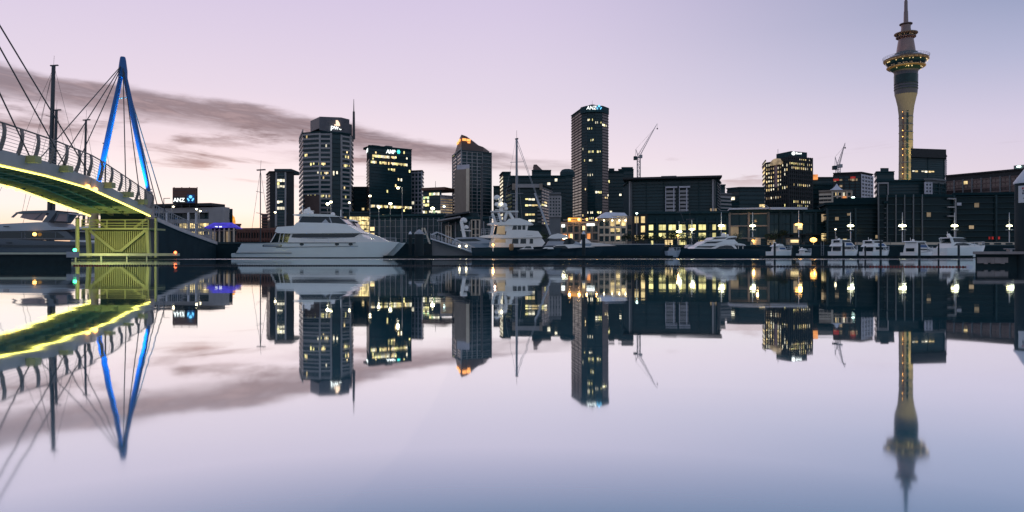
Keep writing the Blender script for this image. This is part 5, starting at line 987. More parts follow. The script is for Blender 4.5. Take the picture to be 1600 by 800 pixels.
shape(C, 'spray_hood', q([(908, 381), (912, 374), (918, 372), (928, 380)]), 'gel_white', 1.1, 2.8); 
b = MB(); b.bar((X(870), 0.6, Z(397.2, D)), (X(884), .3, Z(396.4, D)), .05, .12); b.bar((X(884), .3, Z(396.4, D)), (X(906), .2, Z(397, D)), .05, .12); b.build('hull_stripe', 'teak', C)
D = 106.0; s = D / F; cx = 812
C = thing('sloop', 'sailing sloop with tall bare mast rising above the white motor yacht', 'boat', (W(cx, D), D, 0))
hull(C, [(X(770), X(775), 1.2, 1.0, 1.4), (X(820), X(820), 1.9, 1.5, 1.4), (X(872), X(864), .06, .05, 1.7)], 'gel_white', y0=2)
b = MB(); b.tube((X(807), 2, 1.4), (X(807.5), 2, Z(214, D)), .22, .16, 8); b.build('mast', 'steel_grey', C); b = MB(); b.bar((X(805), 2, Z(214, D)), (X(810), 2, Z(213, D)), .2, .2); b.tube((X(807.5), 2, Z(213, D)), (X(807.5), 2, Z(200, D)), .025); b.build('masthead', 'steel_dark', C)
for y in (300, 250): b = MB(); b.bar((X(797), 2, Z(y + 1, D)), (X(818), 2, Z(y, D)), .1, .06); b.build('spreader', 'steel_grey', C)
for x0, y0, x1, y1 in ((809, 217, 863, 368), (809, 224, 856, 350), (806, 215, 775, 384), (808, 250, 820, 384)): b = MB(); b.tube((X(x0), 2, Z(y0, D)), (X(x1), 2, Z(y1, D)), .045 if x1 > 850 else .02, n=4); b.build('stay', 'steel_grey', C)
b = MB(); b.tube((X(836), 2, Z(300, D)), (X(861), 2, Z(366, D)), .14, .18); b.build('furled_sail', 'gel_grey', C)
shape(C, 'cabin', q([(790, 386), (795, 381), (835, 381), (850, 386)]), 'gel_white', 1.1, 2)
# small craft in front
def px_boat(name, label, D_, cx_, st, m_, shapes, y0=1.2, grp='moored boats', hb=1.0):
    global D, s, cx
    D, s, cx = D_, D_ / F, cx_; C = thing(name, label, 'boat', (W(cx, D), D, 0), grp)
    hull(C, [(X(a), X(b_), w_ * hb, w_ * hb * .85, Z(y, D)) for a, b_, w_, y in st], m_, y0=y0)
    for nm, mm, hw, pts, win in shapes:
        if win: panes(C, nm, q(pts), mm, hw, y0)
        else: shape(C, nm, q(pts), mm, hw, y0, c=-.1, z0=1.0)
    return C
px_boat('runabout', 'small open white runabout with dark windscreen in front of the white yacht', 88, 845, [(808, 812, 1.0, 389.5), (840, 840, 1.15, 389), (868, 860, .5, 387.5), (880, 868, .05, 387)], 'hull_navy', [('cabin', 'gel_white', .9, [(811, 389.5), (818, 387), (822, 384), (832, 383.5), (834, 389)], 0), ('window', 'boat_glass', .9, [(819, 387.6), (822, 384.8), (829, 384.6), (831, 387.8)], 1), ('bow_cover', 'gel_white', .8, [(848, 389), (852, 386), (863, 386), (866, 389)], 0)])
px_boat('sports_boat', 'white sports boat with raked targa arch beside the lamp', 90, 895, [(848, 850, 1.3, 389), (890, 890, 1.5, 388), (930, 920, .7, 385.5), (948, 935, .05, 384.5)], 'hull_navy', [('cabin', 'gel_white', 1.1, [(860, 388.5), (870, 383), (895, 381.5), (930, 386)], 0), ('window', 'boat_glass', 1.1, [(862, 388), (868, 384.2), (884, 383.8), (888, 388)], 1), ('targa_arch', 'gel_white', 1.2, [(882, 383), (888, 388), (891, 388), (885, 383)], 0)])
px_boat('covered_launch', 'white launch with curved soft top behind the sports boat', 99, 880, [(850, 852, 1.4, 384), (885, 884, 1.5, 383), (915, 906, .6, 381), (926, 914, .05, 380)], 'gel_grey', [('soft_top', 'gel_white', 1.2, [(856, 372), (862, 367), (872, 364.5), (884, 367), (890, 371), (880, 372.5), (866, 373)], 0), ('cabin', 'gel_grey', 1.2, [(853, 383.5), (857, 377), (900, 377), (912, 382)], 0), ('window', 'boat_glass', 1.2, [(880, 381.5), (884, 372.6), (893, 371.5), (899, 378.5), (895, 381.5)], 1)])
pile(912, 88, 366, .22, 'tall dark pile with pale pointed cap in front of the sailing yacht', 'pile_dark', 'steel_white')
# --- black and white superyacht
D = 100.0; s = D / F; cx = 1130
C = thing('superyacht', 'sleek superyacht with black hull and layered white upper decks', 'boat', (W(cx, D), D, 0))
hull(C, [(X(1052), X(1060), .06, .05, Z(388.6, D)), (X(1080), X(1084), 1.6, 1.0, Z(388.4, D)), (X(1120), X(1120), 2.7, 2.2, Z(388.5, D)), (X(1170), X(1170), 2.8, 2.4, Z(389, D)), (X(1197), X(1196), 2.6, 2.4, Z(390, D))], 'hull_navy', y0=2.8)
Y0 = 2.8
shape(C, 'lower_superstructure', q([(1086, 388.4), (1089, 385), (1100, 380.5), (1148, 380), (1154, 388.6)]), 'gel_white', 2.2, Y0, c=-.1, z0=1.3); panes(C, 'lower_window', q([(1089.5, 386.6), (1092, 384.6), (1122, 384), (1113, 387)]), 'boat_glass', 2.2, Y0, c=-.1, z0=1.3)
panes(C, 'aft_window', q([(1120, 388.3), (1127, 384.8), (1136, 383.2), (1145, 383.6), (1150, 388.3)]), 'boat_glass', 2.22, Y0, c=-.1, z0=1.3)
shape(C, 'upper_superstructure', q([(1098, 381.5), (1104, 377), (1116, 374.5), (1150, 374), (1156, 380), (1150, 382)]), 'gel_white', 2.15, Y0, c=-.1, z0=2.1); panes(C, 'upper_window', q([(1101.5, 380.2), (1107, 377.4), (1132, 376.8), (1120, 380)]), 'boat_glass', 2.15, Y0, c=-.1, z0=2.1)
shape(C, 'hardtop', q([(1114, 374.5), (1118, 370.5), (1130, 369), (1150, 368.2), (1155, 369.2), (1152, 374.6)]), 'gel_white', 1.9, Y0, c=-.1, z0=2.6); panes(C, 'top_window', q([(1116, 373.8), (1120, 370.9), (1140, 370.6), (1136, 372.6)]), 'boat_glass', 1.9, Y0, c=-.1, z0=2.6)
panes(C, 'top_window', q([(1137, 374), (1141, 371.8), (1153, 370.2), (1153.5, 374.4)]), 'boat_glass', 1.9, Y0, c=-.1, z0=2.6)
shape(C, 'aft_canopy', q([(1150, 381.5), (1158, 380), (1166, 381.5), (1168, 384), (1164, 383), (1154, 383)]), 'gel_white', 2.1, Y0)
for x in (1158, 1165): b = MB(); b.bar((X(x), Y0 - 1.6, Z(389, D)), (X(x), Y0 - 1.6, Z(383, D)), .1, .15); b.build('canopy_post', 'gel_white', C)
dome(C, X(1140), Y0, Z(368.4, D), .35); dome(C, X(1146), Y0, Z(368.4, D), .22)
b = MB(); b.box(X(1048), X(1062), 0, 2.5, Z(399, D), Z(389, D)); 
for i, (x, w_) in enumerate(((1046, 3), (1051, 7), (1055, 6))): pass
t = thing('white_runabout', 'small pale tender tucked under the superyacht bow', 'boat', (W(1054, 95), 95, 0), 'moored boats'); D = 95.0; s = D / F; cx = 1054
hull(t, [(X(1043), X(1045), .9, .8, Z(392, D)), (X(1056), X(1056), 1.0, .8, Z(391.5, D)), (X(1066), X(1062), .08, .05, Z(391, D))], 'gel_grey', y0=1); shape(t, 'console', q([(1048, 392), (1049, 388), (1054, 387.5), (1056, 392)]), 'gel_grey', .5, 1); rails(t, [(X(x), .2, Z(392, D)) for x in (1046, 1052, 1058, 1063)], .5)

# --- berthed motor boats on the right: three quarter view, sterns to the left
def cruiser(label, px0, px1, d, y_top, style, yaw=22, canvas='canvas_blue'):
    """flybridge cruiser seen from its stern quarter; x forward from the stern"""
    span = (px1 - px0) / F * d; L0 = span / math.cos(R(yaw)) * .93; k = L0 / 12.0
    root = thing({'fly': 'flybridge_cruiser', 'sedan': 'sedan_cruiser', 'express': 'express_cruiser', 'day': 'day_boat'}[style], label, 'boat', (W(px0, d) + .4, d, 0), 'moored boats', R(yaw))
    H = (Z(y_top, d)) ; B_ = 1.9 * k ** .6
    def S(l): return [(x * k, z * H) for x, z in l]
    hz = {'fly': .40, 'sedan': .36, 'express': .50, 'day': .5}[style] * H
    hull(root, [(0, .1 * k, B_ * .92, B_ * .86, hz * .82), (.15 * k, .15 * k, B_ * .95, B_ * .88, hz * .85), (4 * k, 4 * k, B_, B_ * .88, hz * .88), (8.5 * k, 8.2 * k, B_ * .8, B_ * .5, hz * .98), (12 * k, 11 * k, .05, .04, hz * 1.08)], 'gel_white')
    MB().box(-.7 * k, .1, -B_ * .8, B_ * .8, .22, .34).build('swim_platform', 'gel_grey', root)
    if style == 'express':
        shape(root, 'cabin', S([(1.2, .40), (1.6, .60), (2.6, .66), (4.8, .68), (7.6, .60), (10.2, .50)]), 'gel_white', B_ * .84, c=-.25, z0=.4 * H, b_=-.05); panes(root, 'cabin_window', S([(2.2, .52), (3.0, .62), (5.0, .64), (7.0, .57), (6.0, .53)]), 'boat_glass', B_ * .84, c=-.25, z0=.4 * H, b_=-.05)
        shape(root, 'helm_cabin', S([(2.2, .66), (2.9, .84), (4.6, .84), (6.2, .66)]), 'boat_glass', B_ * .62, c=-.2, z0=.66 * H); shape(root, 'hardtop', S([(1.4, .83), (2.6, .87), (4.6, .86), (5.4, .83)]), 'gel_white', B_ * .66)
        b = MB(); b.bar((2.2 * k, -B_ * .6, .6 * H), (1.8 * k, -B_ * .6, .86 * H), .1, .4); b.bar((2.2 * k, B_ * .6, .6 * H), (1.8 * k, B_ * .6, .86 * H), .1, .4); b.bar((3.0 * k, 0, .86 * H), (2.4 * k, 0, 1.0 * H), .3, .3); b.build('radar_arch', 'gel_white', root)
    elif style == 'fly':
        shape(root, 'saloon', S([(1.4, .34), (1.7, .60), (7.0, .60), (8.4, .44), (9.6, .40)]), 'gel_white', B_ * .82, c=-.08, z0=.4 * H, b_=-.03); panes(root, 'saloon_window', S([(2.2, .44), (2.2, .57), (6.8, .57), (7.8, .45)]), 'boat_glass', B_ * .82, c=-.08, z0=.4 * H, b_=-.03)
        MB().box(1.39 * k, 1.46 * k, -B_ * .6, B_ * .6, .36 * H, .56 * H).build('saloon_door', 'boat_glass', root)
        shape(root, 'flybridge', S([(.6, .60), (.9, .66), (1.8, .80), (6.4, .80), (7.8, .62), (7.0, .58)]), 'gel_white', B_ * .86, c=-.2, z0=.6 * H); shape(root, 'fly_window', S([(1.7, .79), (1.9, .91), (5.8, .91), (6.6, .79)]), 'boat_glass', B_ * .66)
        shape(root, 'hardtop', S([(1.0, .91), (1.4, .945), (5.6, .945), (6.2, .91)]), 'gel_white', B_ * .72)
        for sg in (-1, 1): b = MB(); b.bar((1.5 * k, sg * B_ * .66, .6 * H), (1.4 * k, sg * B_ * .62, .92 * H), .08, .3); b.build('hardtop_post', 'gel_white', root)
        panes(root, 'side_screen', S([(3.4, .64), (3.4, .77), (6.0, .77), (6.9, .65)]), canvas, B_ * .87, c=-.2, z0=.6 * H)
    elif style == 'sedan':
        shape(root, 'cabin', S([(1.2, .30), (1.3, .62), (1.7, .88), (5.4, .90), (7.0, .62), (9.4, .44)]), 'gel_white', B_ * .84, c=-.12, z0=.4 * H, b_=-.03); panes(root, 'upper_window', S([(2.0, .74), (2.2, .84), (5.2, .85), (5.8, .74)]), 'boat_glass', B_ * .84, c=-.12, z0=.4 * H, b_=-.03)
        panes(root, 'side_screen', S([(3.0, .58), (3.0, .72), (5.9, .72), (6.6, .58)]), canvas, B_ * .84, c=-.12, z0=.4 * H, b_=-.03); panes(root, 'lower_window', S([(1.9, .42), (1.9, .52), (6.6, .50), (8.2, .44)]), 'boat_glass', B_ * .84, c=-.12, z0=.4 * H, b_=-.03)
        MB().box(1.16 * k, 1.25 * k, -B_ * .5, B_ * .5, .36 * H, .54 * H).build('cockpit_door', 'boat_glass', root); shape(root, 'hardtop', S([(.7, .885), (1.4, .925), (5.2, .925), (5.8, .885)]), 'gel_white', B_ * .8)
    else:
        shape(root, 'cabin', S([(2.4, .4), (2.8, .72), (6.0, .72), (7.2, .5), (9.2, .46)]), 'gel_white', B_ * .8, c=-.1, z0=.4 * H, b_=-.04); panes(root, 'window', S([(3.0, .56), (3.1, .68), (5.8, .68), (6.6, .55)]), canvas, B_ * .8, c=-.1, z0=.4 * H, b_=-.04)
        shape(root, 'hardtop', S([(1.2, .74), (3.4, .92), (5.0, .90), (6.2, .74)]), 'gel_white', B_ * .6)
    dome(root, 2.6 * k, 0, .93 * H if style != 'express' else .87 * H, .26 * k ** .5)
    b = MB(); b.tube((3.2 * k, .5, .9 * H), (3.0 * k, .5, 1.12 * H), .03, n=4); b.build('whip_antenna', 'gel_white', root)
    rails(root, [(x * k, -B_ * y, hz * (.9 + .014 * x)) for x, y in ((5.5, .96), (7, .9), (8.5, .78), (10, .5), (11.5, .12))], .55)
    return root
cruiser('white cruiser with blue cabin window, leftmost of the right-hand berths', 1199, 1243, 92, 379, 'day')
cruiser('small open fishing boat between the first two berthed cruisers', 1244, 1268, 93, 387, 'day', 18, 'boat_glass')
cruiser('white flybridge cruiser with blue side screens nearest the green lamp post', 1298, 1350, 91, 372.5, 'fly', 24)
cruiser('shorter white cruiser with tall pink stern, second of the right berths', 1348, 1402, 95, 374, 'fly', 26)
cruiser('rounded white sedan cruiser with pale hull, in front of the long white cruiser', 1413, 1472, 86, 374.5, 'sedan', 24)
cruiser('long sleek white express cruiser berthed beside the concrete pontoon', 1462, 1556, 94, 366, 'express', 14)
for i, (px, d, y, r_, lb) in enumerate(((1210.5, 86, 381, .13, 'slim black pile crossing the leftmost berthed cruiser'), (1238, 89, 388, .1, 'short black pile behind the leftmost berthed cruiser'), (1318, 84, 380, .14, 'black pile crossing the cruiser with blue screens'), (1352, 88, 386, .1, 'short black pile left of the pink sterned cruiser'), (1376, 86, 377, .13, 'black pile crossing the pink sterned cruiser'), (1436.5, 80, 381, .13, 'black pile crossing the rounded sedan cruiser'), (1466.5, 84, 382, .1, 'short black pile between sedan and express cruisers'), (1498, 78, 384, .12, 'black pile crossing the long express cruiser'))):
    pile(px, d, y, r_, lb)
# berth pontoons
for nm, lb, x0, x1, d in (('marina_pontoon', 'long low dark marina pontoon below the right-hand boats', 1190, 1515, 83), ('quay_pontoon', 'long low dark pontoon below the gangway and yachts', 600, 1050, 86)):
    t = thing(nm, lb, 'pontoon', (W((x0 + x1) / 2, d), d, 0)); h_ = (x1 - x0) / F * d / 2
    MB().box(-h_, h_, -.6, .6, -.2, .26).build('float', 'weed', t); MB().box(-h_, h_, -.7, .7, .262, .33).build('deck', 'seawall', t)
    for k in range(int(h_ * 2 / 4)): MB().box(-h_ + k * 4 + .1, -h_ + k * 4 + .35, -.78, -.71, .1, .3).build('edge_bumper', 'rubber', t)

# --- grey yacht under the bridge at left
D = 78.0; s = D / F; cx = 40
C = thing('grey_motor_yacht', 'large slate grey motor yacht seen beneath the bridge at left', 'boat', (W(cx, D), D, 0)); Y0 = 2.6
hull(C, [(X(152), X(150), 2.3, 2.1, Z(381, D)), (X(110), X(110), 2.6, 2.3, Z(377.5, D)), (X(20), X(20), 2.6, 2.2, Z(374, D)), (X(-70), X(-62), 1.8, 1.1, Z(370, D)), (X(-120), X(-100), .06, .05, Z(366, D))], 'hull_slate', y0=Y0)
MB().box(X(-60), X(135), -.06, .05, Z(386.4, D), Z(383.6, D)).build('hull_stripe', 'hull_navy', C)
shape(C, 'saloon', q([(-70, 374), (-60, 361), (100, 361), (112, 371.5), (112, 374)]), 'hull_slate', 2.2, Y0); panes(C, 'saloon_window', q([(-50, 372), (-45, 362.4), (86, 362.4), (98, 370.4), (94, 371.6)]), 'boat_glass', 2.2, Y0)
for x in (30, 35, 83): panes(C, 'window_mullion', q([(x, 372), (x, 362.5), (x + 1.2, 362.5), (x + 1.2, 372)]), 'hull_slate', 2.225, Y0, both=False)
shape(C, 'upper_deck', q([(-60, 361.5), (-50, 352), (58, 347), (70, 347), (78, 354.5), (112, 355.5), (116, 357.5), (100, 359), (40, 360.6)]), 'gel_grey', 2.4, Y0)
shape(C, 'hardtop', q([(18, 331.5), (30, 329), (70, 328), (84, 328.4), (70, 346.5), (60, 346.5), (72, 332), (20, 333.4)]), 'hull_slate', 2.0, Y0)
for pts in ([(10, 339), (19, 331), (23, 331.4), (14, 339.6)], [(46, 343), (58, 332.4), (60, 332.4), (48, 343)], [(78, 345), (84, 333), (86, 333), (80, 345)], [(98, 346), (99, 333), (101, 333), (100, 346)]): panes(C, 'windscreen_post', q(pts), 'hull_slate', 1.9, Y0)
panes(C, 'sky_pink_screen', q([(24, 339.4), (30, 331.6), (66, 332), (59, 344.6), (40, 343)]), 'glass_pink', 1.85, Y0, both=False); panes(C, 'aft_screen', q([(80, 345), (84, 333.2), (99, 333.4), (99, 345.4)]), 'glass_pink', 1.85, Y0, both=False)  # pink sky seen through the screens put into their colour
shape(C, 'aft_canopy', q([(82, 333.4), (84, 331), (100, 332), (103, 334)]), 'hull_slate', 2.0, Y0)
MB().ball((X(54.5), -.05, Z(366, D)), .2, 8).build('cabin_lamp', 'lamp_amber', C)
for x, y in ((14, 379.5), (10, 354)): MB().box(X(x - 4), X(x + 4), -.08, .02, Z(y + .8, D), Z(y - .6, D)).build('hawse_slot', 'hull_navy', C)
C = px_boat('white_motor_yacht', 'white cruiser hidden between the grey yacht and the bridge pier', 95, 120, [(160, 158, 1.6, 384), (125, 125, 1.7, 382), (100, 104, .06, 380)], 'gel_white', [('cabin', 'gel_white', 1.4, [(102, 382), (108, 372), (112, 360), (150, 360), (155, 382)], 0), ('window', 'boat_glass', 1.4, [(114, 370), (118, 363), (148, 363), (150, 370)], 1), ('hardtop', 'gel_white', 1.5, [(106, 361), (110, 354.5), (140, 353), (150, 356), (152, 361)], 0)], 1.8)
# --- two masted sailing yacht behind the bridge and other bare masts
def mast_yacht(name, label, D_, cx_, hx0, hx1, masts, stays, hm='hull_navy'):
    global D, s, cx
    D, s, cx = D_, D_ / F, cx_; C = thing(name, label, 'boat', (W(cx, D), D, 0))
    hull(C, [(X(hx0), X(hx0 + 4), 1.2, 1.0, 1.5), (X((hx0 + hx1) / 2), X((hx0 + hx1) / 2), 2.0, 1.6, 1.45), (X(hx1), X(hx1 - 8), .06, .05, 1.9)], hm, y0=2)
    shape(C, 'coach_roof', [(X(hx0 + (hx1 - hx0) * u), z) for u, z in ((.25, 1.4), (.3, 2.0), (.6, 1.9), (.7, 1.45))], 'gel_grey', 1.1, 2)
    for xb, xt, yt, r0 in masts:
        b = MB(); b.tube((X(xb), 2, 1.3), (X(xt), 2, Z(yt, D)), r0, r0 * .75, 8); b.build('mast', 'steel_dark', C); b = MB(); b.bar((X(xt) - .5, 2, Z(yt, D)), (X(xt) + .7, 2, Z(yt - .8, D)), .25, .16); b.tube((X(xt), 2, Z(yt, D)), (X(xt) + .1, 2, Z(yt - 16, D)), .02, n=4); b.build('masthead', 'steel_dark', C)
        for u in (.45, .72): b = MB(); z = 1.3 + (Z(yt, D) - 1.3) * u; x = X(xb) + (X(xt) - X(xb)) * u; b.bar((x - .1, .7, z), (x - .1, 3.3, z), .08, .05); b.build('spreader', 'steel_dark', C)
    for x0, y0, x1, y1 in stays: b = MB(); b.tube((X(x0), 2, Z(y0, D)), (X(x1), 2, Z(y1, D)), .022, n=4); b.build('stay', 'steel_dark', C)
    return C
mast_yacht('ketch', 'dark ketch behind the bridge with thick tall black mast', 104, 60, -40, 130, ((62, 70, 97, .36), (68, 74.5, 168, .26)), ((71, 98, 30, 260), (71, 98, 130, 330), (70, 100, -30, 330), (74, 168, 45, 300), (74, 168, 110, 330), (66, 112, 20, 330), (70, 170, 15, 370)))
mast_yacht('cutter', 'sailing yacht behind the bridge with shorter dark mast right of the tall one', 112, 118, 80, 170, ((118, 122.5, 184, .22),), ((122, 186, 90, 345), (122, 186, 150, 345)))
mast_yacht('yawl', 'sailing yacht with slim dark mast just left of the blue pylon', 118, 150, 120, 196, ((152, 154.5, 221, .16),), ((154, 222, 130, 350), (154, 222, 176, 350)))
C = mast_yacht('day_sailer', 'sailing boat with thin pale mast left of the catamaran', 94, 398, 368, 426, ((398.5, 398.5, 263, .085),), ((398.5, 263, 382, 378), (398.5, 263, 416, 378)), 'gel_grey')
C = mast_yacht('racing_yacht', 'sailing yacht with slim grey mast behind the grey cruiser', 112, 751, 722, 790, ((751, 752, 255, .2),), ((752, 256, 730, 380), (752, 300, 775, 380)), 'gel_grey')
C = mast_yacht('small_sloop', 'small yacht with slanting boom and thin mast before the yellow windows', 104, 1080, 1062, 1118, ((1083, 1083, 342, .06), (1091, 1068, 330, .05)), ((1083, 343, 1096, 385),), 'hull_navy')

# ================================================================ lamps on the quay
SG = 'mast lamps along the promenade'
def mast_lamp(px, d, y_top, y_lamp, label, m_='lamp_white', col=(.95, 1, .75), en=35):
    t = thing('mast_lamp', label, 'street lamp', (W(px, d), d, GZ), SG); z = Z(y_top, d) - GZ; zl = Z(y_lamp, d) - GZ
    MB().tube((0, 0, 0), (0, 0, z), .10, .05, 8).build('post', 'steel_white', t); MB().box(-.16, .16, -.16, .16, 0, .25).build('base', 'steel_dark', t)
    hk = 1.35 if m_ == 'lamp_amber' else random.uniform(1.0, 1.35)
    MB().lathe([(.08 * hk, -.14 * hk), (.42 * hk, -.10 * hk), (.50 * hk, .02), (.38 * hk, .16 * hk), (.08 * hk, .2 * hk)], (0, 0, zl), 14).build('lamp_head', m_, t, True); MB().lathe([(.1, -.03), (.62, -.02), (.62, .04), (.1, .07)], (0, 0, zl - .75), 14).build('reflector_disc', 'steel_white', t)
    lamp('POINT', 'lamp_light', t, (0, -.7, zl - .2), en, col, .3); return t
for px, lb in ((1127, 'white mast lamp above the superyacht'), (1176, 'white mast lamp right of the superyacht'), (1329, 'pale green mast lamp above the blue screened cruiser'), (1410, 'warm white mast lamp above the gap before the sedan cruiser'), (1491.5, 'yellowish mast lamp above the long express cruiser'), (1577, 'mast lamp farthest right, beside the sign pile')): mast_lamp(px, 126, 332, 353, lb)
mast_lamp(1248, 126, 329, 351, 'bright amber mast lamp between the leftmost berths', 'lamp_amber', (1, .5, .15), 90)
mast_lamp(1061, 127, 346, 362, 'bright white mast lamp before the yellow windows'); mast_lamp(1081, 128, 342, 358.5, 'second white mast lamp before the yellow windows, near the slanting boom')
def street_lamp(px, d, y, label, m_='lamp_star', arm=0.0, r_=.22, zb=GZ, y_base=None, en=0, col=(1, .9, .65)):
    t = thing('street_lamp', label, 'street lamp', (W(px, d), d, zb), 'street lamps in the town'); z = Z(y, d) - zb
    MB().tube((arm, 0, 0), (arm, 0, z), .09, .06, 6).build('post', 'steel_grey', t)
    if arm: b = MB(); b.bar((arm, 0, z), (0, 0, z + .12), .08, .08); b.build('arm', 'steel_grey', t)
    MB().box(-.3, .3, -.16, .16, z + .04 + (.12 if arm else 0), z + .16 + (.12 if arm else 0)).build('hood', 'steel_dark', t)
    MB().ball((0, 0, z - .1), r_ * (1.35 if m_ == 'lamp_star' else 1.1), 8, .7).build('lamp_head', m_, t, True)
    if en: lamp('POINT', 'lamp_light', t, (0, -.4, z - .3), en, col, .2)
    return t
for px, d, y, lb, m_, r_, en in ((430, 150, 331, 'street lamp in front of the slim dark tower', 'lamp_small', .22, 0), (512, 190, 318, 'bright double street lamp in front of the banded tower', 'lamp_star', .34, 90), (517, 191, 315, 'smaller street lamp just right of the bright one at the banded tower', 'lamp_star', .28, 0), (546, 180, 316, 'street lamp at the right foot of the banded tower', 'lamp_small', .28, 0), (578, 170, 305.5, 'street lamp at the left edge of the black tower', 'lamp_small', .3, 0), (592, 168, 323, 'warm street lamp low on the black tower, left one', 'lamp_star', .26, 40), (610, 170, 317.5, 'warm street lamp low on the black tower, right one', 'lamp_star', .3, 60), (676, 172, 325, 'brilliant street lamp before the green lit office', 'lamp_star', .36, 90), (694, 175, 322, 'green-white street lamp beside the pale wing', 'lamp_cyan', .26, 0), (764, 150, 242, 'lamp high at the right edge of the curved crown tower', 'lamp_small', .18, 0), (742, 150, 268, 'lamp on the middle of the curved crown tower', 'lamp_cyan', .16, 0), (748, 140, 295, 'amber lamp low on the curved crown tower', 'lamp_small', .17, 0), (655, 170, 272, 'lamp at the top of the narrow honeycomb tower', 'lamp_small', .24, 0), (513, 200, 262, 'green-white lamp in the middle of the banded tower', 'lamp_cyan', .3, 0), (842, 160, 284, 'lamp before the pointed dark tower', 'lamp_cyan', .22, 0), (861, 160, 296, 'white lamp above the pale perforated block', 'lamp_cyan', .24, 0), (995, 135, 332.5, 'white lamp at the left end of the yellow window block', 'lamp_cyan', .2, 0), (1333, 150, 308, 'white lamp at the foot of the red lit tower', 'lamp_cyan', .3, 0), (1339, 160, 296, 'small white lamp left of the pale studded end wall', 'lamp_cyan', .2, 0)):
    if y > 303 or px in (578,): street_lamp(px, d, y, lb, m_, 0, r_, en=en)
street_lamp(622, 150, 293, 'tall street lamp in front of the black glass tower', 'lamp_star', .9, .22, en=60)
street_lamp(307, 120, 326, 'street lamp beside the ramp, left one', 'lamp_small', .5, .16); street_lamp(313, 121, 329, 'street lamp beside the ramp, right one', 'lamp_small', -.4, .16); street_lamp(271, 118, 322, 'street lamp below the billboard left corner', 'lamp_small', -.3, .14)
street_lamp(882, 124, 369.5, 'brilliant white lamp above the covered launch', 'lamp_star', 0, .42, en=60)
street_lamp(1271, 125, 374, 'low brilliant orange lamp on the promenade', 'lamp_amber', 0, .55, en=90, col=(1, .5, .12)); street_lamp(1059, 126, 367, 'amber lamp below the bright white mast lamp', 'lamp_amber', 0, .2, en=50, col=(1, .6, .2)); street_lamp(1176.5, 123.5, 375, 'round amber lamp right of the superyacht', 'lamp_amber', 0, .2, en=40, col=(1, .6, .2))
street_lamp(1305.5, 127, 357.5, 'small warm lamp on the front of the dark waterfront block', 'lamp_small', 0, .14)
for px, d, y, lb in ((213, 80, 328, 'plain unlit lamp post behind the right pylon leg'), (256, 100, 310, 'thin unlit lamp post above the ramp'), (226, 84, 296, 'unlit lamp post right beside the pylon')):
    t = thing('lamp_post', lb, 'street lamp', (W(px, d), d, 0 if d < 97 else GZ)); z = Z(y, d) - (0 if d < 97 else GZ); b = MB(); b.tube((0, 0, -.5 if d < 97 else 0), (0, 0, z), .07, .05); b.build('post', 'steel_dark', t); b = MB(); b.bar((0, 0, z), (.9, 0, z + .02), .1, .08); b.build('arm', 'steel_dark', t)
# kiosk, lit wall and promenade rail
t = thing('kiosk', 'small warm lit kiosk under the amber mast lamp', 'kiosk', (W(1239, 125), 125, GZ)); MB().box(-.9, .9, -.6, 1, 0, 1.5).build('body', 'concrete_warm', t); MB().box(-1.1, 1.1, -.8, 1.2, 1.5, 1.62).build('roof', 'brown_dark', t); MB().box(-.75, .75, -.66, -.605, .7, 1.2).build('window', 'lit_warm', t)
t = thing('service_hut', 'peach coloured hut beside the superyacht stern', 'hut', (W(1181, 124), 124, GZ)); MB().box(-.6, .7, -.5, 1, 0, 1.55).build('body', 'cream', t); MB().box(-.75, .85, -.65, 1.1, 1.55, 1.65).build('roof', 'concrete_mid', t)
t = thing('promenade_wall', 'pale lit low wall with dark openings along the right promenade', 'wall', (W(1485, 124), 124, GZ)); h_ = (1590 - 1340) / F * 124
x0 = (1337 - 1485) / F * 124; x1 = (1590 - 1485) / F * 124
MB().box(x0, x1, 0, .3, .25, .72).build('rail_band', 'cream', t)
for k in range(22): x = x0 + (x1 - x0) * k / 21; MB().box(x - .06, x + .06, -.05, .32, -.02, .24).build('post', 'concrete_light', t)
for k in range(5): x = x1 - 2.2 - k * 2.1; MB().box(x, x + 1.3, -.03, -.002, .32, .6).build('opening', 'navy_wall', t)
RL = thing('quay_railing', 'thin dark railing along the middle quay edge', 'railing', (0, 122.6, GZ))
rails(RL, [(x, 0, .26) for x in range(-2, 70, 2)], .9, m_='steel_dark', r_=.03, lines=3)
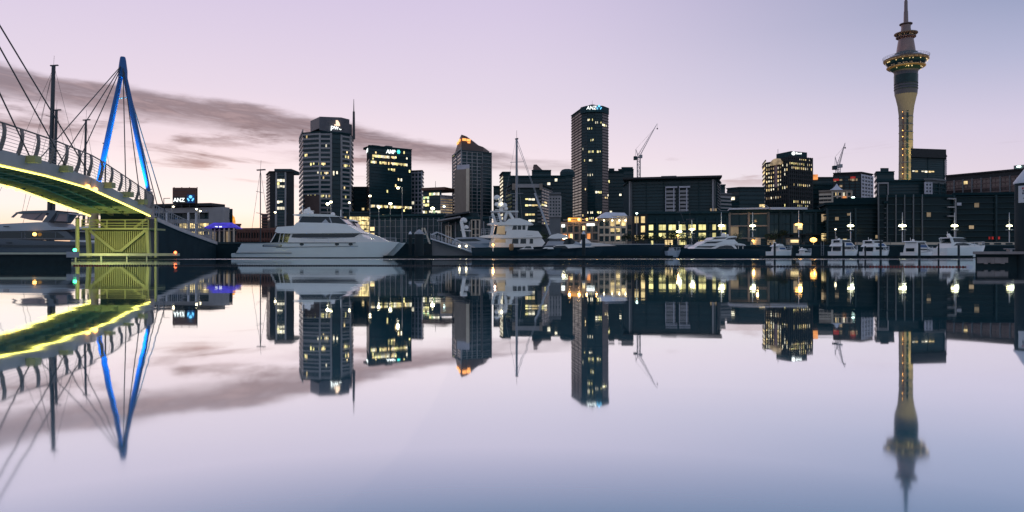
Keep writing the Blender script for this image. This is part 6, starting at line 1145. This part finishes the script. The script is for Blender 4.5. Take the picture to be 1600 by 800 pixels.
# ================================================================ promenade trees
CR = [crown(i, 420).mesh('crown_leaves', 'leaf') for i in range(4)]
TB = MB(); TB.tube((0, 0, 0), (0, 0, 2.2), .13, .08); TB.tube((0, 0, 1.5), (.7, .1, 2.7), .06, .03, 5); TB.tube((0, 0, 1.7), (-.6, -.2, 2.8), .06, .03, 5); TM = TB.mesh('tree_trunk', 'bark')
for i, (px, d, y, sc_, lb) in enumerate(((978, 127, 372, .85, 'round dark tree at the left end of the quay trees'), (993, 127, 373, .8, 'dark tree in front of the cream building corner'), (1011, 128, 372, .85, 'dark tree before the first yellow window'), (1028, 127, 374, .8, 'dark tree below the second yellow window'), (1047, 128, 370, .95, 'dark tree left of the bright white mast lamp'), (1071, 127, 371, 1.0, 'dark tree between the two white mast lamps'), (1098, 128, 373, .85, 'dark tree behind the superyacht upper deck'), (1205, 128, 372, .8, 'small tree left of the amber lamps'), (1222, 127, 366, .8, 'open branched palm like tree lit by amber lamp'), (1290, 129, 378, .7, 'low bush right of the orange lamp'), (845, 128, 369, .9, 'dark tree behind the covered launch'), (1150, 129, 372, .8, 'dark tree behind the superyacht radar'))):
    t = thing('quay_tree', lb, 'tree', (W(px, d), d, GZ), 'trees along the quay', random.uniform(0, 6)); zc = Z(y, d) - GZ
    o = bpy.data.objects.new('trunk', TM); COL.objects.link(o); o.parent = t; k = zc / 2.8; o.scale = (k, k, k)
    o = bpy.data.objects.new('crown', CR[i % 4]); COL.objects.link(o); o.parent = t; o.location = (0, 0, zc); o.scale = (sc_ * .72, sc_ * .72, sc_ * .62)

# ================================================================ small quay furniture
for i, x in enumerate(range(4, 64, 6)):
    t = thing('bollard', 'dark mooring bollard on the quay edge, number %s from the gangway side' % ('first second third fourth fifth sixth seventh eighth ninth tenth'.split()[i]), 'bollard', (x + .5, 122.9, GZ), 'bollards on the quay edge')
    MB().lathe([(.2, 0), (.16, .1), (.15, .42), (.24, .48), (.22, .6), (.05, .64)], n=10).build('post', 'steel_dark', t, True)
for i, (px, lb) in enumerate(((1020, 'steel ladder down the quay wall behind the sailing yacht bow'), (1285, 'steel ladder down the quay wall between the right-hand berths'), (330, 'steel ladder down the seawall below the violet pavilion'))):
    d = 121.8 if px > 800 else 96.8; t = thing('ladder', lb, 'ladder', (W(px, d), d, 0)); b = MB()
    for sx_ in (-.22, .22): b.tube((sx_, 0, -.5), (sx_, 0, 2.7), .035)
    b.build('stile', 'steel_grey', t); b = MB()
    for k in range(9): b.tube((-.22, 0, -.2 + k * .28), (.22, 0, -.2 + k * .28), .022)
    b.build('rung', 'steel_grey', t)
for px, d, m_, lb in ((1066, 143, 'lit_yellow', 'added bright lit shop door below the yellow windows'), (1045, 143, 'lit_warm', 'warm lit shopfront added left of the bright shop door'), (1100, 143, 'lit_warm', 'warm lit shopfront added behind the superyacht'), (1205, 140, 'lit_dim', 'added dim warm shopfront behind the first berthed cruiser')):
    t = thing('shopfront', lb, 'shopfront', (W(px, d), d, GZ)); MB().box(-.9, .9, 0, .5, 0, 2.0).build('frame', 'brown_dark', t)  # lit fronts added to brighten the dark ground level
    for k in (-1, 0, 1): MB().box(k * .56 - .24, k * .56 + .24, -.04, -.002, .2, 1.55).build('pane', m_, t)
    MB().box(-1.1, 1.1, -.7, .1, 1.72, 1.8).build('awning', 'brick_red', t)
